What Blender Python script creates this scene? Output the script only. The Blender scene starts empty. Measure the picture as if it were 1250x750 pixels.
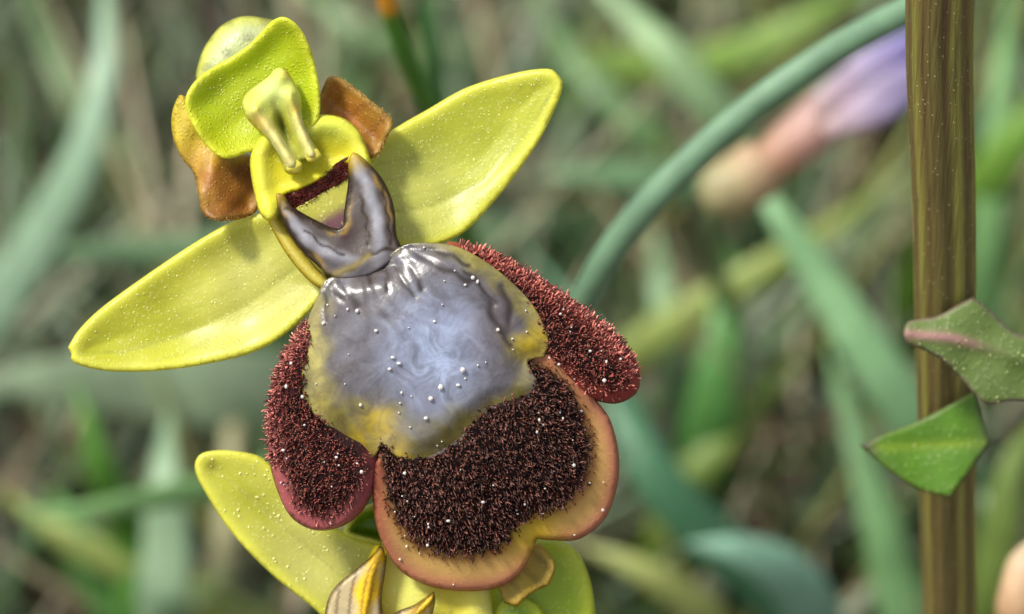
import bpy, math, random
import numpy as np
from mathutils import Vector, Matrix
from mathutils.geometry import delaunay_2d_cdt

# ------------------------------------------------------------------ units: 1 Blender unit = 1 cm (a macro scene)
SC = bpy.context.scene
COL = SC.collection
SC.unit_settings.system = 'METRIC'
SC.unit_settings.scale_length = 0.01
rnd = random.Random(11)
nr = np.random.default_rng(11)

# ------------------------------------------------------------------ camera, sky, sun, exposure
S = 3.8 / 1250.0            # cm per photo pixel in the plane of the flower
D = 12.0                    # camera to flower, cm
PITCH = 40.0                # camera looks down by this much
TH = math.radians(90 - PITCH)
H = 7.5                     # flower height above the ground
F = Vector((0, 0, H))
ROT = Matrix.Rotation(TH, 3, 'X')

cam_d = bpy.data.cameras.new('camera')
cam = bpy.data.objects.new('camera', cam_d)
COL.objects.link(cam)
cam.location = F + ROT @ Vector((0, 0, D))
cam.rotation_euler = (TH, 0, 0)
cam_d.sensor_width = 36
cam_d.lens = 36 * D / 3.8
cam_d.clip_start = 0.1
cam_d.clip_end = 20000
cam_d.dof.use_dof = True
cam_d.dof.focus_distance = D - 0.16
APERTURE_RADIUS = 0.135
cam_d.dof.aperture_fstop = cam_d.lens * 1e-3 / (2 * APERTURE_RADIUS)
SC.camera = cam

SUN_EL, SUN_AZ = 60.0, -100.0    # azimuth from +Y towards +X (negative: left)
world = bpy.data.worlds.new('World')
SC.world = world
world.use_nodes = True
wn = world.node_tree
bg = wn.nodes['Background']
sky = wn.nodes.new('ShaderNodeTexSky')
sky.sky_type = 'NISHITA'
sky.sun_disc = False
sky.sun_elevation = math.radians(SUN_EL)
sky.sun_rotation = math.radians(SUN_AZ)
sky.dust_density = 3.0
sky.air_density = 1.0
hsv = wn.nodes.new('ShaderNodeHueSaturation')     # thin cloud: the whole sky evenly less blue
hsv.inputs['Saturation'].default_value = 0.35
wn.links.new(sky.outputs[0], hsv.inputs['Color'])
wn.links.new(hsv.outputs[0], bg.inputs[0])
bg.inputs[1].default_value = 0.10
sun_d = bpy.data.lights.new('sun', 'SUN')
sun_d.energy = 2.2
sun_d.angle = math.radians(9)
sun_d.color = (1.0, 0.95, 0.86)
sun = bpy.data.objects.new('sun', sun_d)
COL.objects.link(sun)
az = math.radians(SUN_AZ)
el = math.radians(SUN_EL)
to_sun = Vector((math.sin(az) * math.cos(el), math.cos(az) * math.cos(el), math.sin(el)))
sun.rotation_euler = to_sun.to_track_quat('Z', 'Y').to_euler()
SC.view_settings.view_transform = 'Standard'
SC.view_settings.look = 'None'
SC.view_settings.gamma = 1
SC.view_settings.exposure = 1.0
SC.view_settings.use_curve_mapping = False
SC.render.engine = 'CYCLES'
SC.cycles.use_denoising = True
SC.cycles.max_bounces = 8
SC.cycles.sample_clamp_indirect = 4

# ------------------------------------------------------------------ material helpers
def sr(r, g, b):
    def f(c):
        c /= 255.0
        return c / 12.92 if c <= 0.04045 else ((c + 0.055) / 1.055) ** 2.4
    return (f(r), f(g), f(b))

class NT:
    def __init__(self, name):
        self.m = bpy.data.materials.new(name)
        self.m.use_nodes = True
        self.t = self.m.node_tree
        self.p = self.t.nodes['Principled BSDF']
        self.out = self.t.nodes['Material Output']
    def n(self, typ, **kw):
        x = self.t.nodes.new(typ)
        for k, v in kw.items():
            setattr(x, k, v)
        return x
    def l(self, a, b):
        self.t.links.new(a, b)
    def obj(self):
        return self.n('ShaderNodeTexCoord').outputs['Object']
    def noise(self, scale, detail=4, rough=0.55, vec=None, dist=0):
        x = self.n('ShaderNodeTexNoise')
        x.inputs['Scale'].default_value = scale
        x.inputs['Detail'].default_value = detail
        x.inputs['Roughness'].default_value = rough
        x.inputs['Distortion'].default_value = dist
        self.l(vec or self.obj(), x.inputs['Vector'])
        return x.outputs['Fac']
    def ramp(self, fac, stops):
        x = self.n('ShaderNodeValToRGB')
        e = x.color_ramp.elements
        while len(e) < len(stops):
            e.new(0.5)
        for i, (p, c) in enumerate(stops):
            e[i].position = p
            e[i].color = (c[0], c[1], c[2], 1) if not isinstance(c, (int, float)) else (c, c, c, 1)
        self.l(fac, x.inputs['Fac'])
        return x.outputs['Color']
    def mix(self, fac, a, b, mode='MIX'):
        x = self.n('ShaderNodeMix', data_type='RGBA', blend_type=mode)
        for sock, v in ((x.inputs['Factor'], fac), (x.inputs['A'], a), (x.inputs['B'], b)):
            if hasattr(v, 'links'):
                self.l(v, sock)
            elif isinstance(v, (int, float)):
                sock.default_value = v
            else:
                sock.default_value = (v[0], v[1], v[2], 1)
        return x.outputs['Result']
    def bump(self, h, strength, dist=0.01, prev=None):
        x = self.n('ShaderNodeBump')
        x.inputs['Strength'].default_value = strength
        x.inputs['Distance'].default_value = dist
        self.l(h, x.inputs['Height'])
        if prev is not None:
            self.l(prev, x.inputs['Normal'])
        return x.outputs['Normal']
    def col(self):
        x = self.n('ShaderNodeAttribute', attribute_name='Col')
        return x.outputs['Color']

def translucent_mix(k, colour, fac):
    tr = k.n('ShaderNodeBsdfTranslucent')
    k.l(colour, tr.inputs['Color'])
    mx = k.n('ShaderNodeMixShader')
    mx.inputs['Fac'].default_value = fac
    k.l(k.p.outputs[0], mx.inputs[1])
    k.l(tr.outputs[0], mx.inputs[2])
    k.l(mx.outputs[0], k.out.inputs['Surface'])

def tissue(name, rough=0.45, speck=0.25, scale=70, bump=0.35, transl=0.25, speck_col=(0.85, 0.88, 0.45), var=0.25, sss=0.0, coat=0.1, bdist=0.006, spec=0.5):
    """plant tissue coloured by the vertex colours, with fine papillae, mottling and some light passing through"""
    k = NT(name)
    c = k.col()
    n1 = k.noise(6, 5, 0.6)
    c = k.mix(k.ramp(n1, [(0.3, 0.0), (0.7, 1.0)]), c, k.mix(var, c, (0, 0, 0), 'MIX'))
    vo = k.n('ShaderNodeTexVoronoi')
    vo.inputs['Scale'].default_value = scale
    k.l(k.obj(), vo.inputs['Vector'])
    dots = k.ramp(vo.outputs['Distance'], [(0.12, 1.0), (0.42, 0.0)])
    gate = k.ramp(k.noise(scale * 0.33, 2), [(0.46, 0.0), (0.62, 1.0)])
    dm = k.mix(1.0, dots, gate, 'MULTIPLY')
    sm = k.n('ShaderNodeMath', operation='MULTIPLY')
    k.l(dm, sm.inputs[0])
    sm.inputs[1].default_value = speck
    c2 = k.mix(sm.outputs[0], c, speck_col)
    k.l(c2, k.p.inputs['Base Color'])
    k.p.inputs['Roughness'].default_value = rough
    k.p.inputs['Coat Weight'].default_value = coat
    k.p.inputs['Specular IOR Level'].default_value = spec
    k.p.inputs['Coat Roughness'].default_value = 0.25
    if sss:
        k.p.inputs['Subsurface Weight'].default_value = sss
        k.p.inputs['Subsurface Radius'].default_value = (0.06, 0.04, 0.01)
        k.p.inputs['Subsurface Scale'].default_value = 0.5
    b = k.bump(dots, bump, bdist)
    b = k.bump(k.noise(scale * 0.5, 4), bump * 0.7, bdist * 1.5, b)
    k.l(b, k.p.inputs['Normal'])
    if transl:
        translucent_mix(k, c2, transl)
    return k.m

M = {}
M['sepal'] = tissue('sepal_skin', rough=0.42, speck=0.5, scale=66, bump=0.18, transl=0.42, speck_col=sr(243, 243, 150), var=0.16, coat=0.15)
M['hood'] = tissue('hood_skin', rough=0.36, speck=0.35, scale=75, bump=0.4, transl=0.42, speck_col=sr(240, 245, 120), var=0.2)
M['petal'] = tissue('petal_skin', rough=0.5, speck=0.3, scale=70, bump=0.35, transl=0.35, speck_col=sr(236, 190, 90), var=0.4, coat=0.08)
M['column'] = tissue('column_skin', rough=0.5, speck=0.35, scale=60, bump=0.2, transl=0.1, speck_col=sr(248, 245, 170), var=0.1, sss=0.7, coat=0.0, spec=0.22)
M['fur_base'] = tissue('lip_velvet', rough=0.4, speck=0.2, scale=60, bump=0.12, transl=0.25, speck_col=sr(226, 178, 110), var=0.3, coat=0.0, spec=0.22)
def throat_mat():
    k = NT('throat_skin')
    c = k.col()
    n1 = k.noise(11, 7, 0.65, None, 0.8)
    c = k.mix(k.ramp(n1, [(0.36, 0.5), (0.5, 0.0)]), c, k.mix(0.4, c, sr(60, 46, 40)))
    k.l(c, k.p.inputs['Base Color'])
    k.p.inputs['Roughness'].default_value = 0.36
    k.p.inputs['Specular IOR Level'].default_value = 0.28
    k.p.inputs['Coat Weight'].default_value = 0.0
    k.p.inputs['Coat Roughness'].default_value = 0.15
    k.l(k.bump(k.noise(40, 4), 0.3, 0.008), k.p.inputs['Normal'])
    return k.m
M['throat'] = throat_mat()
M['leaf'] = tissue('leaf_skin', rough=0.5, speck=0.18, scale=45, bump=0.4, transl=0.35, speck_col=sr(200, 215, 170), var=0.3)
BLADE_TINT = (1.14, 1.18, 0.92)
M['blade'] = tissue('grass_skin', rough=0.5, speck=0.0, scale=20, bump=0.2, transl=0.25, var=0.3)

def mirror_mat():
    k = NT('mirror_patch_skin')
    c = k.col()
    vec = k.obj()
    n1 = k.noise(10, 8, 0.68, vec, 1.0)
    n2 = k.noise(4.5, 4, 0.5, vec, 0.3)
    dark = k.mix(k.ramp(n1, [(0.38, 1.0), (0.6, 0.0)]), c, k.mix(0.55, c, sr(52, 38, 34)))
    lite = k.mix(k.ramp(n2, [(0.52, 0.0), (0.74, 0.35)]), dark, k.mix(0.5, dark, sr(180, 188, 222)))
    k.l(lite, k.p.inputs['Base Color'])
    k.p.inputs['Roughness'].default_value = 0.3
    k.p.inputs['Specular IOR Level'].default_value = 0.6
    k.p.inputs['Coat Weight'].default_value = 0.2
    k.p.inputs['Coat Roughness'].default_value = 0.25
    b = k.bump(k.noise(7, 5, 0.6, vec, 0.5), 0.12, 0.03)
    b = k.bump(k.noise(60, 4), 0.2, 0.005, b)
    k.l(b, k.p.inputs['Normal'])
    return k.m
M['mirror'] = mirror_mat()

def hair_mat():
    k = NT('velvet_hair')
    k.l(k.col(), k.p.inputs['Base Color'])
    k.p.inputs['Roughness'].default_value = 0.4
    k.p.inputs['Specular IOR Level'].default_value = 0.25
    return k.m
M['hair'] = hair_mat()

def grain_mat():
    k = NT('pollen_grain')
    k.p.inputs['Base Color'].default_value = (0.86, 0.80, 0.74, 1)
    k.p.inputs['Roughness'].default_value = 0.12
    k.p.inputs['Transmission Weight'].default_value = 0.3
    k.p.inputs['Coat Weight'].default_value = 0.5
    return k.m
M['grain'] = grain_mat()
def papilla_mat():
    k = NT('papilla')
    k.p.inputs['Base Color'].default_value = (0.78, 0.78, 0.34, 1)
    k.p.inputs['Roughness'].default_value = 0.25
    return k.m
M['papilla'] = papilla_mat()

def stem_mat():
    k = NT('ribbed_stem_skin')
    c = k.col()
    tc = k.n('ShaderNodeTexCoord')
    mp = k.n('ShaderNodeMapping')
    mp.inputs['Scale'].default_value = (34, 34, 0.9)
    k.l(tc.outputs['Object'], mp.inputs['Vector'])
    n1 = k.noise(1.6, 4, 0.6, mp.outputs['Vector'], 0.2)
    stripes = k.ramp(n1, [(0.38, 0.4), (0.5, 0.0)])
    c1 = k.mix(stripes, c, sr(58, 38, 30))
    n2 = k.noise(2.2, 3, 0.5)
    c2 = k.mix(k.ramp(n2, [(0.45, 0.0), (0.7, 0.2)]), c1, sr(104, 80, 52))
    vo = k.n('ShaderNodeTexVoronoi')
    vo.inputs['Scale'].default_value = 38
    k.l(tc.outputs['Object'], vo.inputs['Vector'])
    dots = k.ramp(vo.outputs['Distance'], [(0.05, 0.8), (0.15, 0.0)])
    c3 = k.mix(dots, c2, sr(214, 196, 150))
    k.l(c3, k.p.inputs['Base Color'])
    k.p.inputs['Roughness'].default_value = 0.45
    b = k.bump(n1, 0.5, 0.03)
    b = k.bump(dots, 0.4, 0.01, b)
    k.l(b, k.p.inputs['Normal'])
    return k.m
M['stem'] = stem_mat()

def soil_mat():
    k = NT('soil')
    n1 = k.noise(0.55, 8, 0.6)
    n2 = k.noise(2.2, 6, 0.6)
    c = k.ramp(n1, [(0.3, sr(52, 42, 36)), (0.5, sr(116, 97, 84)), (0.7, sr(168, 146, 130))])
    c = k.mix(k.ramp(n2, [(0.35, 0.7), (0.6, 0.0)]), c, sr(40, 36, 30))
    k.l(c, k.p.inputs['Base Color'])
    k.p.inputs['Roughness'].default_value = 0.9
    k.l(k.bump(k.noise(3, 8, 0.65), 0.9, 0.3), k.p.inputs['Normal'])
    return k.m
M['soil'] = soil_mat()

# ------------------------------------------------------------------ geometry helpers
def V(px, py, z=0.0):
    """flower frame: photo-like drawing units in the flower's own plane, z towards the viewer, to cm"""
    f = S * (D - z * S) / D
    return ((px - 625) * f, (375 - py) * f, z * S)

def W(px, py, d):
    """the same drawing grid carried d cm behind the flower plane, as a world point"""
    f = S * (D + d) / D
    return F + ROT @ Vector(((px - 625) * f, (375 - py) * f, -d))

def ground_depth(py):
    a = math.sin(TH) * (375 - py) * S
    return (H + a) / (math.cos(TH) - a / D)

def smooth_closed(pts, step=3.0):
    """Catmull-Rom through the points; a point given as (x, y, 1) stays a corner"""
    n = len(pts)
    out = []
    for i in range(n):
        p0, p1, p2, p3 = [np.array(pts[(i + j - 1) % n][:2], float) for j in range(4)]
        if len(pts[i]) > 2:
            p0 = p1 - (p2 - p1) * 0.3
        if len(pts[(i + 1) % n]) > 2:
            p3 = p2 + (p2 - p1) * 0.3
        m = max(2, int(np.linalg.norm(p2 - p1) / step))
        for j in range(m):
            t = j / m
            out.append(0.5 * ((2 * p1) + (-p0 + p2) * t + (2 * p0 - 5 * p1 + 4 * p2 - p3) * t * t + (-p0 + 3 * p1 - 3 * p2 + p3) * t ** 3))
    return np.array(out)

def smooth_open(pts, n):
    P = [np.array(p, float) for p in pts]
    P = [2 * P[0] - P[1]] + P + [2 * P[-1] - P[-2]]
    k = len(P) - 3
    out = []
    for j in range(n):
        u = j / (n - 1) * k
        i = min(int(u), k - 1)
        t = u - i
        p0, p1, p2, p3 = P[i:i + 4]
        out.append(0.5 * ((2 * p1) + (-p0 + p2) * t + (2 * p0 - 5 * p1 + 4 * p2 - p3) * t * t + (-p0 + 3 * p1 - 3 * p2 + p3) * t ** 3))
    return np.array(out)

def inside(poly, x, y):
    r = np.zeros(x.shape, bool)
    xj, yj = poly[-1]
    for xi, yi in poly:
        c = ((yi > y) != (yj > y)) & (x < (xj - xi) * (y - yi) / (yj - yi + 1e-12) + xi)
        r ^= c
        xj, yj = xi, yi
    return r

def dist_to(poly, x, y, closed=True):
    a = np.asarray(poly)
    b = np.roll(a, -1, axis=0) if closed else a[1:]
    if not closed:
        a = a[:-1]
    best = np.full(x.shape, 1e9)
    for (ax, ay), (bx, by) in zip(a, b):
        dx, dy = bx - ax, by - ay
        t = np.clip(((x - ax) * dx + (y - ay) * dy) / (dx * dx + dy * dy + 1e-9), 0, 1)
        best = np.minimum(best, (x - ax - t * dx) ** 2 + (y - ay - t * dy) ** 2)
    return np.sqrt(best)

def sstep(a, b, x):
    t = np.clip((x - a) / (b - a), 0, 1)
    return t * t * (3 - 2 * t)

def lerp(a, b, t):
    a = np.asarray(a, float)
    b = np.asarray(b, float)
    t = np.asarray(t)[..., None]
    return a * (1 - t) + b * t

def mesh_obj(name, verts, faces, mat, parent=None, cols=None, smooth=True, label=None, kind=None):
    me = bpy.data.meshes.new(name)
    me.from_pydata([tuple(v) for v in verts], [], faces)
    if cols is not None:
        at = me.color_attributes.new('Col', 'FLOAT_COLOR', 'POINT')
        c = np.ones((len(verts), 4), np.float32)
        c[:, :3] = np.clip(np.asarray(cols, np.float32), 0, 1)
        at.data.foreach_set('color', c.ravel())
    if smooth:
        me.polygons.foreach_set('use_smooth', [True] * len(me.polygons))
    me.materials.append(M[mat])
    me.update()
    o = bpy.data.objects.new(name, me)
    COL.objects.link(o)
    if parent is not None:
        o.parent = parent
    if label:
        o['label'] = label
    if kind:
        o['kind'] = kind
    return o

class Sheet:
    """a curved sheet of tissue over an outline: z and colour are functions of place and distance to the rim"""
    def __init__(self, outline, zf, step=4.0):
        self.poly = smooth_closed(outline, step)
        self.zf = zf
        self.step = step
    def z(self, x, y):
        x = np.asarray(x, float)
        y = np.asarray(y, float)
        return self.zf(x, y, dist_to(self.poly, x, y))
    def normal(self, x, y):
        e = 1.0
        gx = (self.z(x + e, y) - self.z(x - e, y)) / (2 * e)
        gy = (self.z(x, y + e) - self.z(x, y - e)) / (2 * e)
        n = np.stack([-gx, gy, np.ones_like(gx)], -1)
        return n / np.linalg.norm(n, axis=-1, keepdims=True)
    def scatter(self, n, region=None, margin=1.0):
        lo, hi = self.poly.min(0), self.poly.max(0)
        if region is not None:
            lo, hi = np.maximum(lo, region.min(0)), np.minimum(hi, region.max(0))
        x = nr.uniform(lo[0], hi[0], n)
        y = nr.uniform(lo[1], hi[1], n)
        k = inside(self.poly, x, y)
        if region is not None:
            k &= inside(region, x, y)
        x, y = x[k], y[k]
        k = dist_to(self.poly, x, y) > margin
        return x[k], y[k]
    def build(self, name, mat, parent, colf, thick=3.0, label=None):
        lo, hi = self.poly.min(0), self.poly.max(0)
        st = self.step
        gx, gy = np.meshgrid(np.arange(lo[0], hi[0], st), np.arange(lo[1], hi[1], st * 0.87))
        gx = gx + (np.arange(gx.shape[0]) % 2)[:, None] * st * 0.5
        gx = gx.ravel() + nr.uniform(-.15, .15, gx.size) * st
        gy = gy.ravel() + nr.uniform(-.15, .15, gy.size) * st
        k = inside(self.poly, gx, gy)
        gx, gy = gx[k], gy[k]
        k = dist_to(self.poly, gx, gy) > st * 0.45
        gx, gy = gx[k], gy[k]
        nb = len(self.poly)
        pts = [Vector(p) for p in self.poly] + [Vector((a, b)) for a, b in zip(gx, gy)]
        vv, _, ff, *_ = delaunay_2d_cdt(pts, [], [list(range(nb))], 1, 1e-4)
        a = np.array([(v.x, v.y) for v in vv])
        d = dist_to(self.poly, a[:, 0], a[:, 1])
        z = self.zf(a[:, 0], a[:, 1], d)
        verts = [V(p[0], p[1], q) for p, q in zip(a, z)]
        faces = []
        for f in ff:
            f = list(f)
            p = [a[i] for i in f[:3]]
            cr = (p[1][0] - p[0][0]) * (p[2][1] - p[0][1]) - (p[1][1] - p[0][1]) * (p[2][0] - p[0][0])
            faces.append(f if cr < 0 else f[::-1])
        o = mesh_obj(name, verts, faces, mat, parent, colf(a[:, 0], a[:, 1], d), label=label)
        md = o.modifiers.new('thickness', 'SOLIDIFY')
        md.thickness = thick * S
        md.offset = -1
        return o

def tube_verts(path, radii, sides=10, flat=1.0, up=None):
    """closed swept tube; path in cm, radii in cm; flat squashes the section along 'up'"""
    P = np.asarray(path, float)
    T = np.gradient(P, axis=0)
    T /= np.linalg.norm(T, axis=1, keepdims=True) + 1e-12
    u = np.array(up if up is not None else (0.02, 0.05, 1.0), float)
    verts, faces = [], []
    for i, (p, t, r) in enumerate(zip(P, T, radii)):
        b = np.cross(t, u)
        b /= np.linalg.norm(b) + 1e-12
        n = np.cross(b, t)
        for k in range(sides):
            a = 2 * math.pi * k / sides
            verts.append(p + r * (math.cos(a) * b + math.sin(a) * n * flat))
    m = len(P)
    for i in range(m - 1):
        for k in range(sides):
            k2 = (k + 1) % sides
            faces.append((i * sides + k, i * sides + k2, (i + 1) * sides + k2, (i + 1) * sides + k))
    faces.append(tuple(range(sides))[::-1])
    faces.append(tuple(range((m - 1) * sides, m * sides)))
    return verts, faces

def tube(name, pts, radii, mat, parent, cols, sides=12, flat=1.0, n=18, space='V', up=None, label=None):
    p = smooth_open(pts, n)
    if space == 'V':
        p = np.array([V(*q) for q in p])
        rr = np.interp(np.linspace(0, 1, n), np.linspace(0, 1, len(radii)), radii) * S
    else:
        rr = np.interp(np.linspace(0, 1, n), np.linspace(0, 1, len(radii)), radii)
    v, f = tube_verts(p, rr, sides, flat, up)
    cc = np.array(cols, float)
    if cc.ndim == 1:
        cc = np.stack([cc, cc])
    tt = np.repeat(np.linspace(0, 1, n), sides)
    xs = np.linspace(0, 1, len(cc))
    c = np.stack([np.interp(tt, xs, cc[:, k]) for k in range(3)], 1)
    return mesh_obj(name, v, f, mat, parent, c, label=label)

def ball(name, c, r, mat, parent, col, seg=14, squash=(1, 1, 1), wob=0.0):
    v, f = [], []
    for i in range(seg + 1):
        th = math.pi * i / seg
        for j in range(seg * 2):
            ph = math.pi * j / seg
            q = np.array([math.sin(th) * math.cos(ph), math.sin(th) * math.sin(ph), math.cos(th)])
            w = 1 + wob * math.sin(3 * q[0] + 2 * q[1] + c[0]) * math.cos(4 * q[1])
            v.append(V(c[0] + q[0] * r * squash[0] * w, c[1] + q[1] * r * squash[1] * w, c[2] + q[2] * r * squash[2] * w))
    m = seg * 2
    for i in range(seg):
        for j in range(m):
            f.append((i * m + j, i * m + (j + 1) % m, (i + 1) * m + (j + 1) % m, (i + 1) * m + j))
    return mesh_obj(name, v, f, mat, parent, [col] * len(v))

def hairs(name, parent, roots, normals, length, rad, colours, bend=(0, 0), jitter=0.35, tipc=None, label=None, clump=0.28):
    """short tapered hairs, each a bent three-sided cone, joined (far past counting)"""
    verts, faces, cols = [], [], []
    for (x, y, z), nn, col in zip(roots, normals, colours):
        L = length * nr.uniform(0.45, 1.3)
        d = np.array([nn[0], -nn[1], nn[2]]) + nr.normal(0, jitter, 3)
        d += np.array([bend[0], bend[1], 0])
        d[:2] += clump * np.array([math.sin(x * .33 + 2 * math.sin(y * .11)) + .5 * math.sin(x * .71 - y * .2), math.sin(y * .31 + 2 * math.sin(x * .13)) + .5 * math.sin(y * .67 + x * .27)])
        d /= np.linalg.norm(d)
        side = np.cross(d, [0.3, 0.2, 0.93])
        side /= np.linalg.norm(side) + 1e-9
        o2 = np.cross(d, side)
        curl = nr.normal(0, 0.18, 3) * L
        i0 = len(verts)
        for t, r in ((-0.1, 1.0), (0.8, 0.85)):
            c = np.array([x, y, z]) + d * L * t + curl * t * t
            for k in range(3):
                a = 2.0944 * k
                verts.append(V(*(c + rad * r * (math.cos(a) * side + math.sin(a) * o2))))
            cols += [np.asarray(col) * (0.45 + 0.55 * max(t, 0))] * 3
        verts.append(V(*(np.array([x, y, z]) + d * L + curl)))
        cols.append(tipc if tipc is not None and nr.random() < 0.28 else np.asarray(col) * 1.25)  # pale tips on some hairs stand in for glints
        for k in range(3):
            k2 = (k + 1) % 3
            faces.append((i0 + k, i0 + k2, i0 + 3 + k2, i0 + 3 + k))
            faces.append((i0 + 3 + k, i0 + 3 + k2, i0 + 6))
    return mesh_obj(name, verts, faces, 'hair', parent, cols, label=label, kind='stuff')

def grains(name, parent, pts, rmin, rmax, mat='grain', cols=None, label=None):
    verts, faces = [], []
    for (x, y, z) in pts:
        r = rmin + (rmax - rmin) * nr.random() ** 2.2
        qa, qb, qc = nr.uniform(.75, 1.25, 3)
        i0 = len(verts)
        for i in range(5):
            th = math.pi * i / 4
            for j in range(6):
                ph = math.pi * j / 3
                verts.append(V(x + qa * r * math.sin(th) * math.cos(ph), y + qb * r * math.sin(th) * math.sin(ph), z + qc * r * math.cos(th)))
        for i in range(4):
            for j in range(6):
                faces.append((i0 + i * 6 + j, i0 + (i + 1) * 6 + j, i0 + (i + 1) * 6 + (j + 1) % 6, i0 + i * 6 + (j + 1) % 6))
    return mesh_obj(name, verts, faces, mat, parent, cols, label=label, kind='stuff')

def empty(name, loc, label=None, cat=None, group=None, parent=None):
    o = bpy.data.objects.new(name, None)
    o.empty_display_size = 0.3
    COL.objects.link(o)
    o.location = loc
    if parent is not None:
        o.parent = parent
    if label:
        o['label'] = label
    if cat:
        o['category'] = cat
    if group:
        o['group'] = group
    return o

# ------------------------------------------------------------------ the ground
def make_ground():
    xs = np.concatenate([[-9000, -2500, -600, -150, -60], np.linspace(-30, 30, 121), [60, 150, 600, 2500, 9000]])
    ys = np.concatenate([[-9000, -2500, -600, -150, -60], np.linspace(-20, 40, 121), [60, 150, 600, 2500, 9000]])
    X, Y = np.meshgrid(xs, ys)
    near = np.exp(-((X / 40) ** 2 + ((Y - 8) / 40) ** 2))
    Z = (0.22 * np.sin(X * 0.9 + 1) * np.cos(Y * 0.7) + 0.15 * np.sin(X * 2.3 - Y * 1.9)) * near - 0.25
    n, m = X.shape
    v = np.stack([X.ravel(), Y.ravel(), Z.ravel()], 1)
    f = [(i * m + j, i * m + j + 1, (i + 1) * m + j + 1, (i + 1) * m + j) for i in range(n - 1) for j in range(m - 1)]
    o = mesh_obj('ground', v, f, 'soil')
    o['kind'] = 'structure'
    o['label'] = 'bare brown earth under the grass'
    return o
make_ground()

# ------------------------------------------------------------------ the orchid
orchid = empty('orchid', (-0.35, 1.2, -0.1), 'orchid spike with yellow sepals, furry maroon lip and blue-grey mirror patch', 'orchid')
def flower_frame(label, dz=0.0):
    e = empty('flower', F + ROT @ Vector((0, 0, dz)) - orchid.location, label, parent=orchid)
    e.rotation_euler = (TH, 0, 0)
    return e

YEL = sr(206, 208, 62)
YELB = sr(226, 224, 84)
YGR = sr(176, 186, 48)

def sepal_colour(axis, main, rimc, deep, vein, rim_w=16, pale=None, pale_at=None, vein_off=()):
    ax = np.array(axis, float)
    def f(x, y, d):
        c = lerp(rimc, main, sstep(3, rim_w, d))
        n = 0.5 + 0.5 * np.sin(x * 0.021 + y * 0.017) * np.cos(y * 0.03 - x * 0.011)
        c = lerp(c, deep, 0.55 * n * sstep(10, 40, d)) if False else c * (1 - (0.45 * n * sstep(12, 45, d))[:, None]) + np.asarray(deep) * (0.45 * n * sstep(12, 45, d))[:, None]
        if pale is not None:
            r = np.hypot(x - pale_at[0], y - pale_at[1])
            w = 0.75 * (1 - sstep(20, pale_at[2], r)) * sstep(4, 20, d)
            c = c * (1 - w[:, None]) + np.asarray(pale) * w[:, None]
        for off in (0,) + tuple(vein_off):
            a2 = ax + np.array([0, off])
            dv = dist_to(a2, x, y, closed=False)
            w = (0.5 if off == 0 else 0.22) * np.exp(-(dv / 1.7) ** 2) * sstep(4, 14, d)
            c = c * (1 - w[:, None]) + np.asarray(vein) * w[:, None]
        return np.clip(c * np.array((1.14, 1.15, 1.1)), 0, .86)
    return f

def sepal_z(axis, z0, z1, rim=2.2, belly=0.0, crease=1.5, twist=0.0, bow=0.0):
    """height from base (z0) to tip (z1) along the axis, a rolled rim, a crease on the mid-vein"""
    ax = np.array(axis, float)
    a, b = ax[0], ax[-1]
    u = (b - a) / np.linalg.norm(b - a)
    L = np.linalg.norm(b - a)
    def f(x, y, d):
        t = ((x - a[0]) * u[0] + (y - a[1]) * u[1]) / L
        s = (x - a[0]) * -u[1] + (y - a[1]) * u[0]
        dv = dist_to(ax, x, y, closed=False)
        z = z0 + (z1 - z0) * t + bow * np.sin(np.pi * np.clip(t, 0, 1))
        z += belly * sstep(0, 50, d)
        z += rim * np.exp(-((d - 8) / 13.0) ** 2) - 3.5 * (1 - np.sqrt(np.clip(1 - (1 - np.clip(d / 5, 0, 1)) ** 2, 0, 1)))
        z -= crease * np.exp(-(dv / 7.0) ** 2)
        z += twist * s
        z += 2.0 * np.sin(x * 0.05 + y * 0.03) * np.sin(y * 0.045 - x * 0.02)
        return z
    return f

def round_rim(d, R, h):
    return h * np.sqrt(np.clip(1 - (1 - np.clip(d / R, 0, 1)) ** 2, 0, 1))

# ---- upper flower
fl = flower_frame('upper flower with the furry maroon three-lobed lip and mirror patch in full view')

# lateral sepals
axL = [(368, 322), (300, 372), (220, 410), (150, 430), (92, 432)]
left_sepal = Sheet([(338, 256), (312, 262), (285, 270), (240, 295), (180, 335), (125, 375), (97, 402), (83, 424, 1), (87, 432), (90, 443), (130, 453),
                    (190, 453), (250, 445), (310, 430), (352, 405), (386, 372), (402, 352, 1), (392, 325), (368, 290), (350, 262)],
                   sepal_z(axL, 12, 10, belly=-12, twist=-0.10, bow=-14))
left_sepal.build('lateral_sepal', 'sepal', fl, sepal_colour(axL, sr(202, 202, 60), YELB, sr(158, 164, 34), sr(150, 158, 56), pale=sr(205, 203, 112), pale_at=(330, 350, 150), vein_off=(-52, -26, 22, 42)))
axR = [(462, 262), (530, 250), (590, 222), (640, 165), (682, 100)]
right_sepal = Sheet([(446, 205), (462, 172), (490, 152), (520, 135), (570, 107), (630, 89), (668, 84), (680, 90), (687, 100, 1), (683, 120), (662, 165),
                     (632, 210), (600, 250), (566, 284), (530, 300), (497, 304), (470, 300), (452, 250)],
                    sepal_z(axR, 4, 6, belly=-10, twist=0.08, bow=-14))
right_sepal.build('lateral_sepal', 'sepal', fl, sepal_colour(axR, sr(196, 200, 64), YELB, sr(156, 164, 40), sr(140, 146, 52), pale=sr(204, 204, 110), pale_at=(500, 250, 110), vein_off=(-62, -40, -18, 22)))

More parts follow.
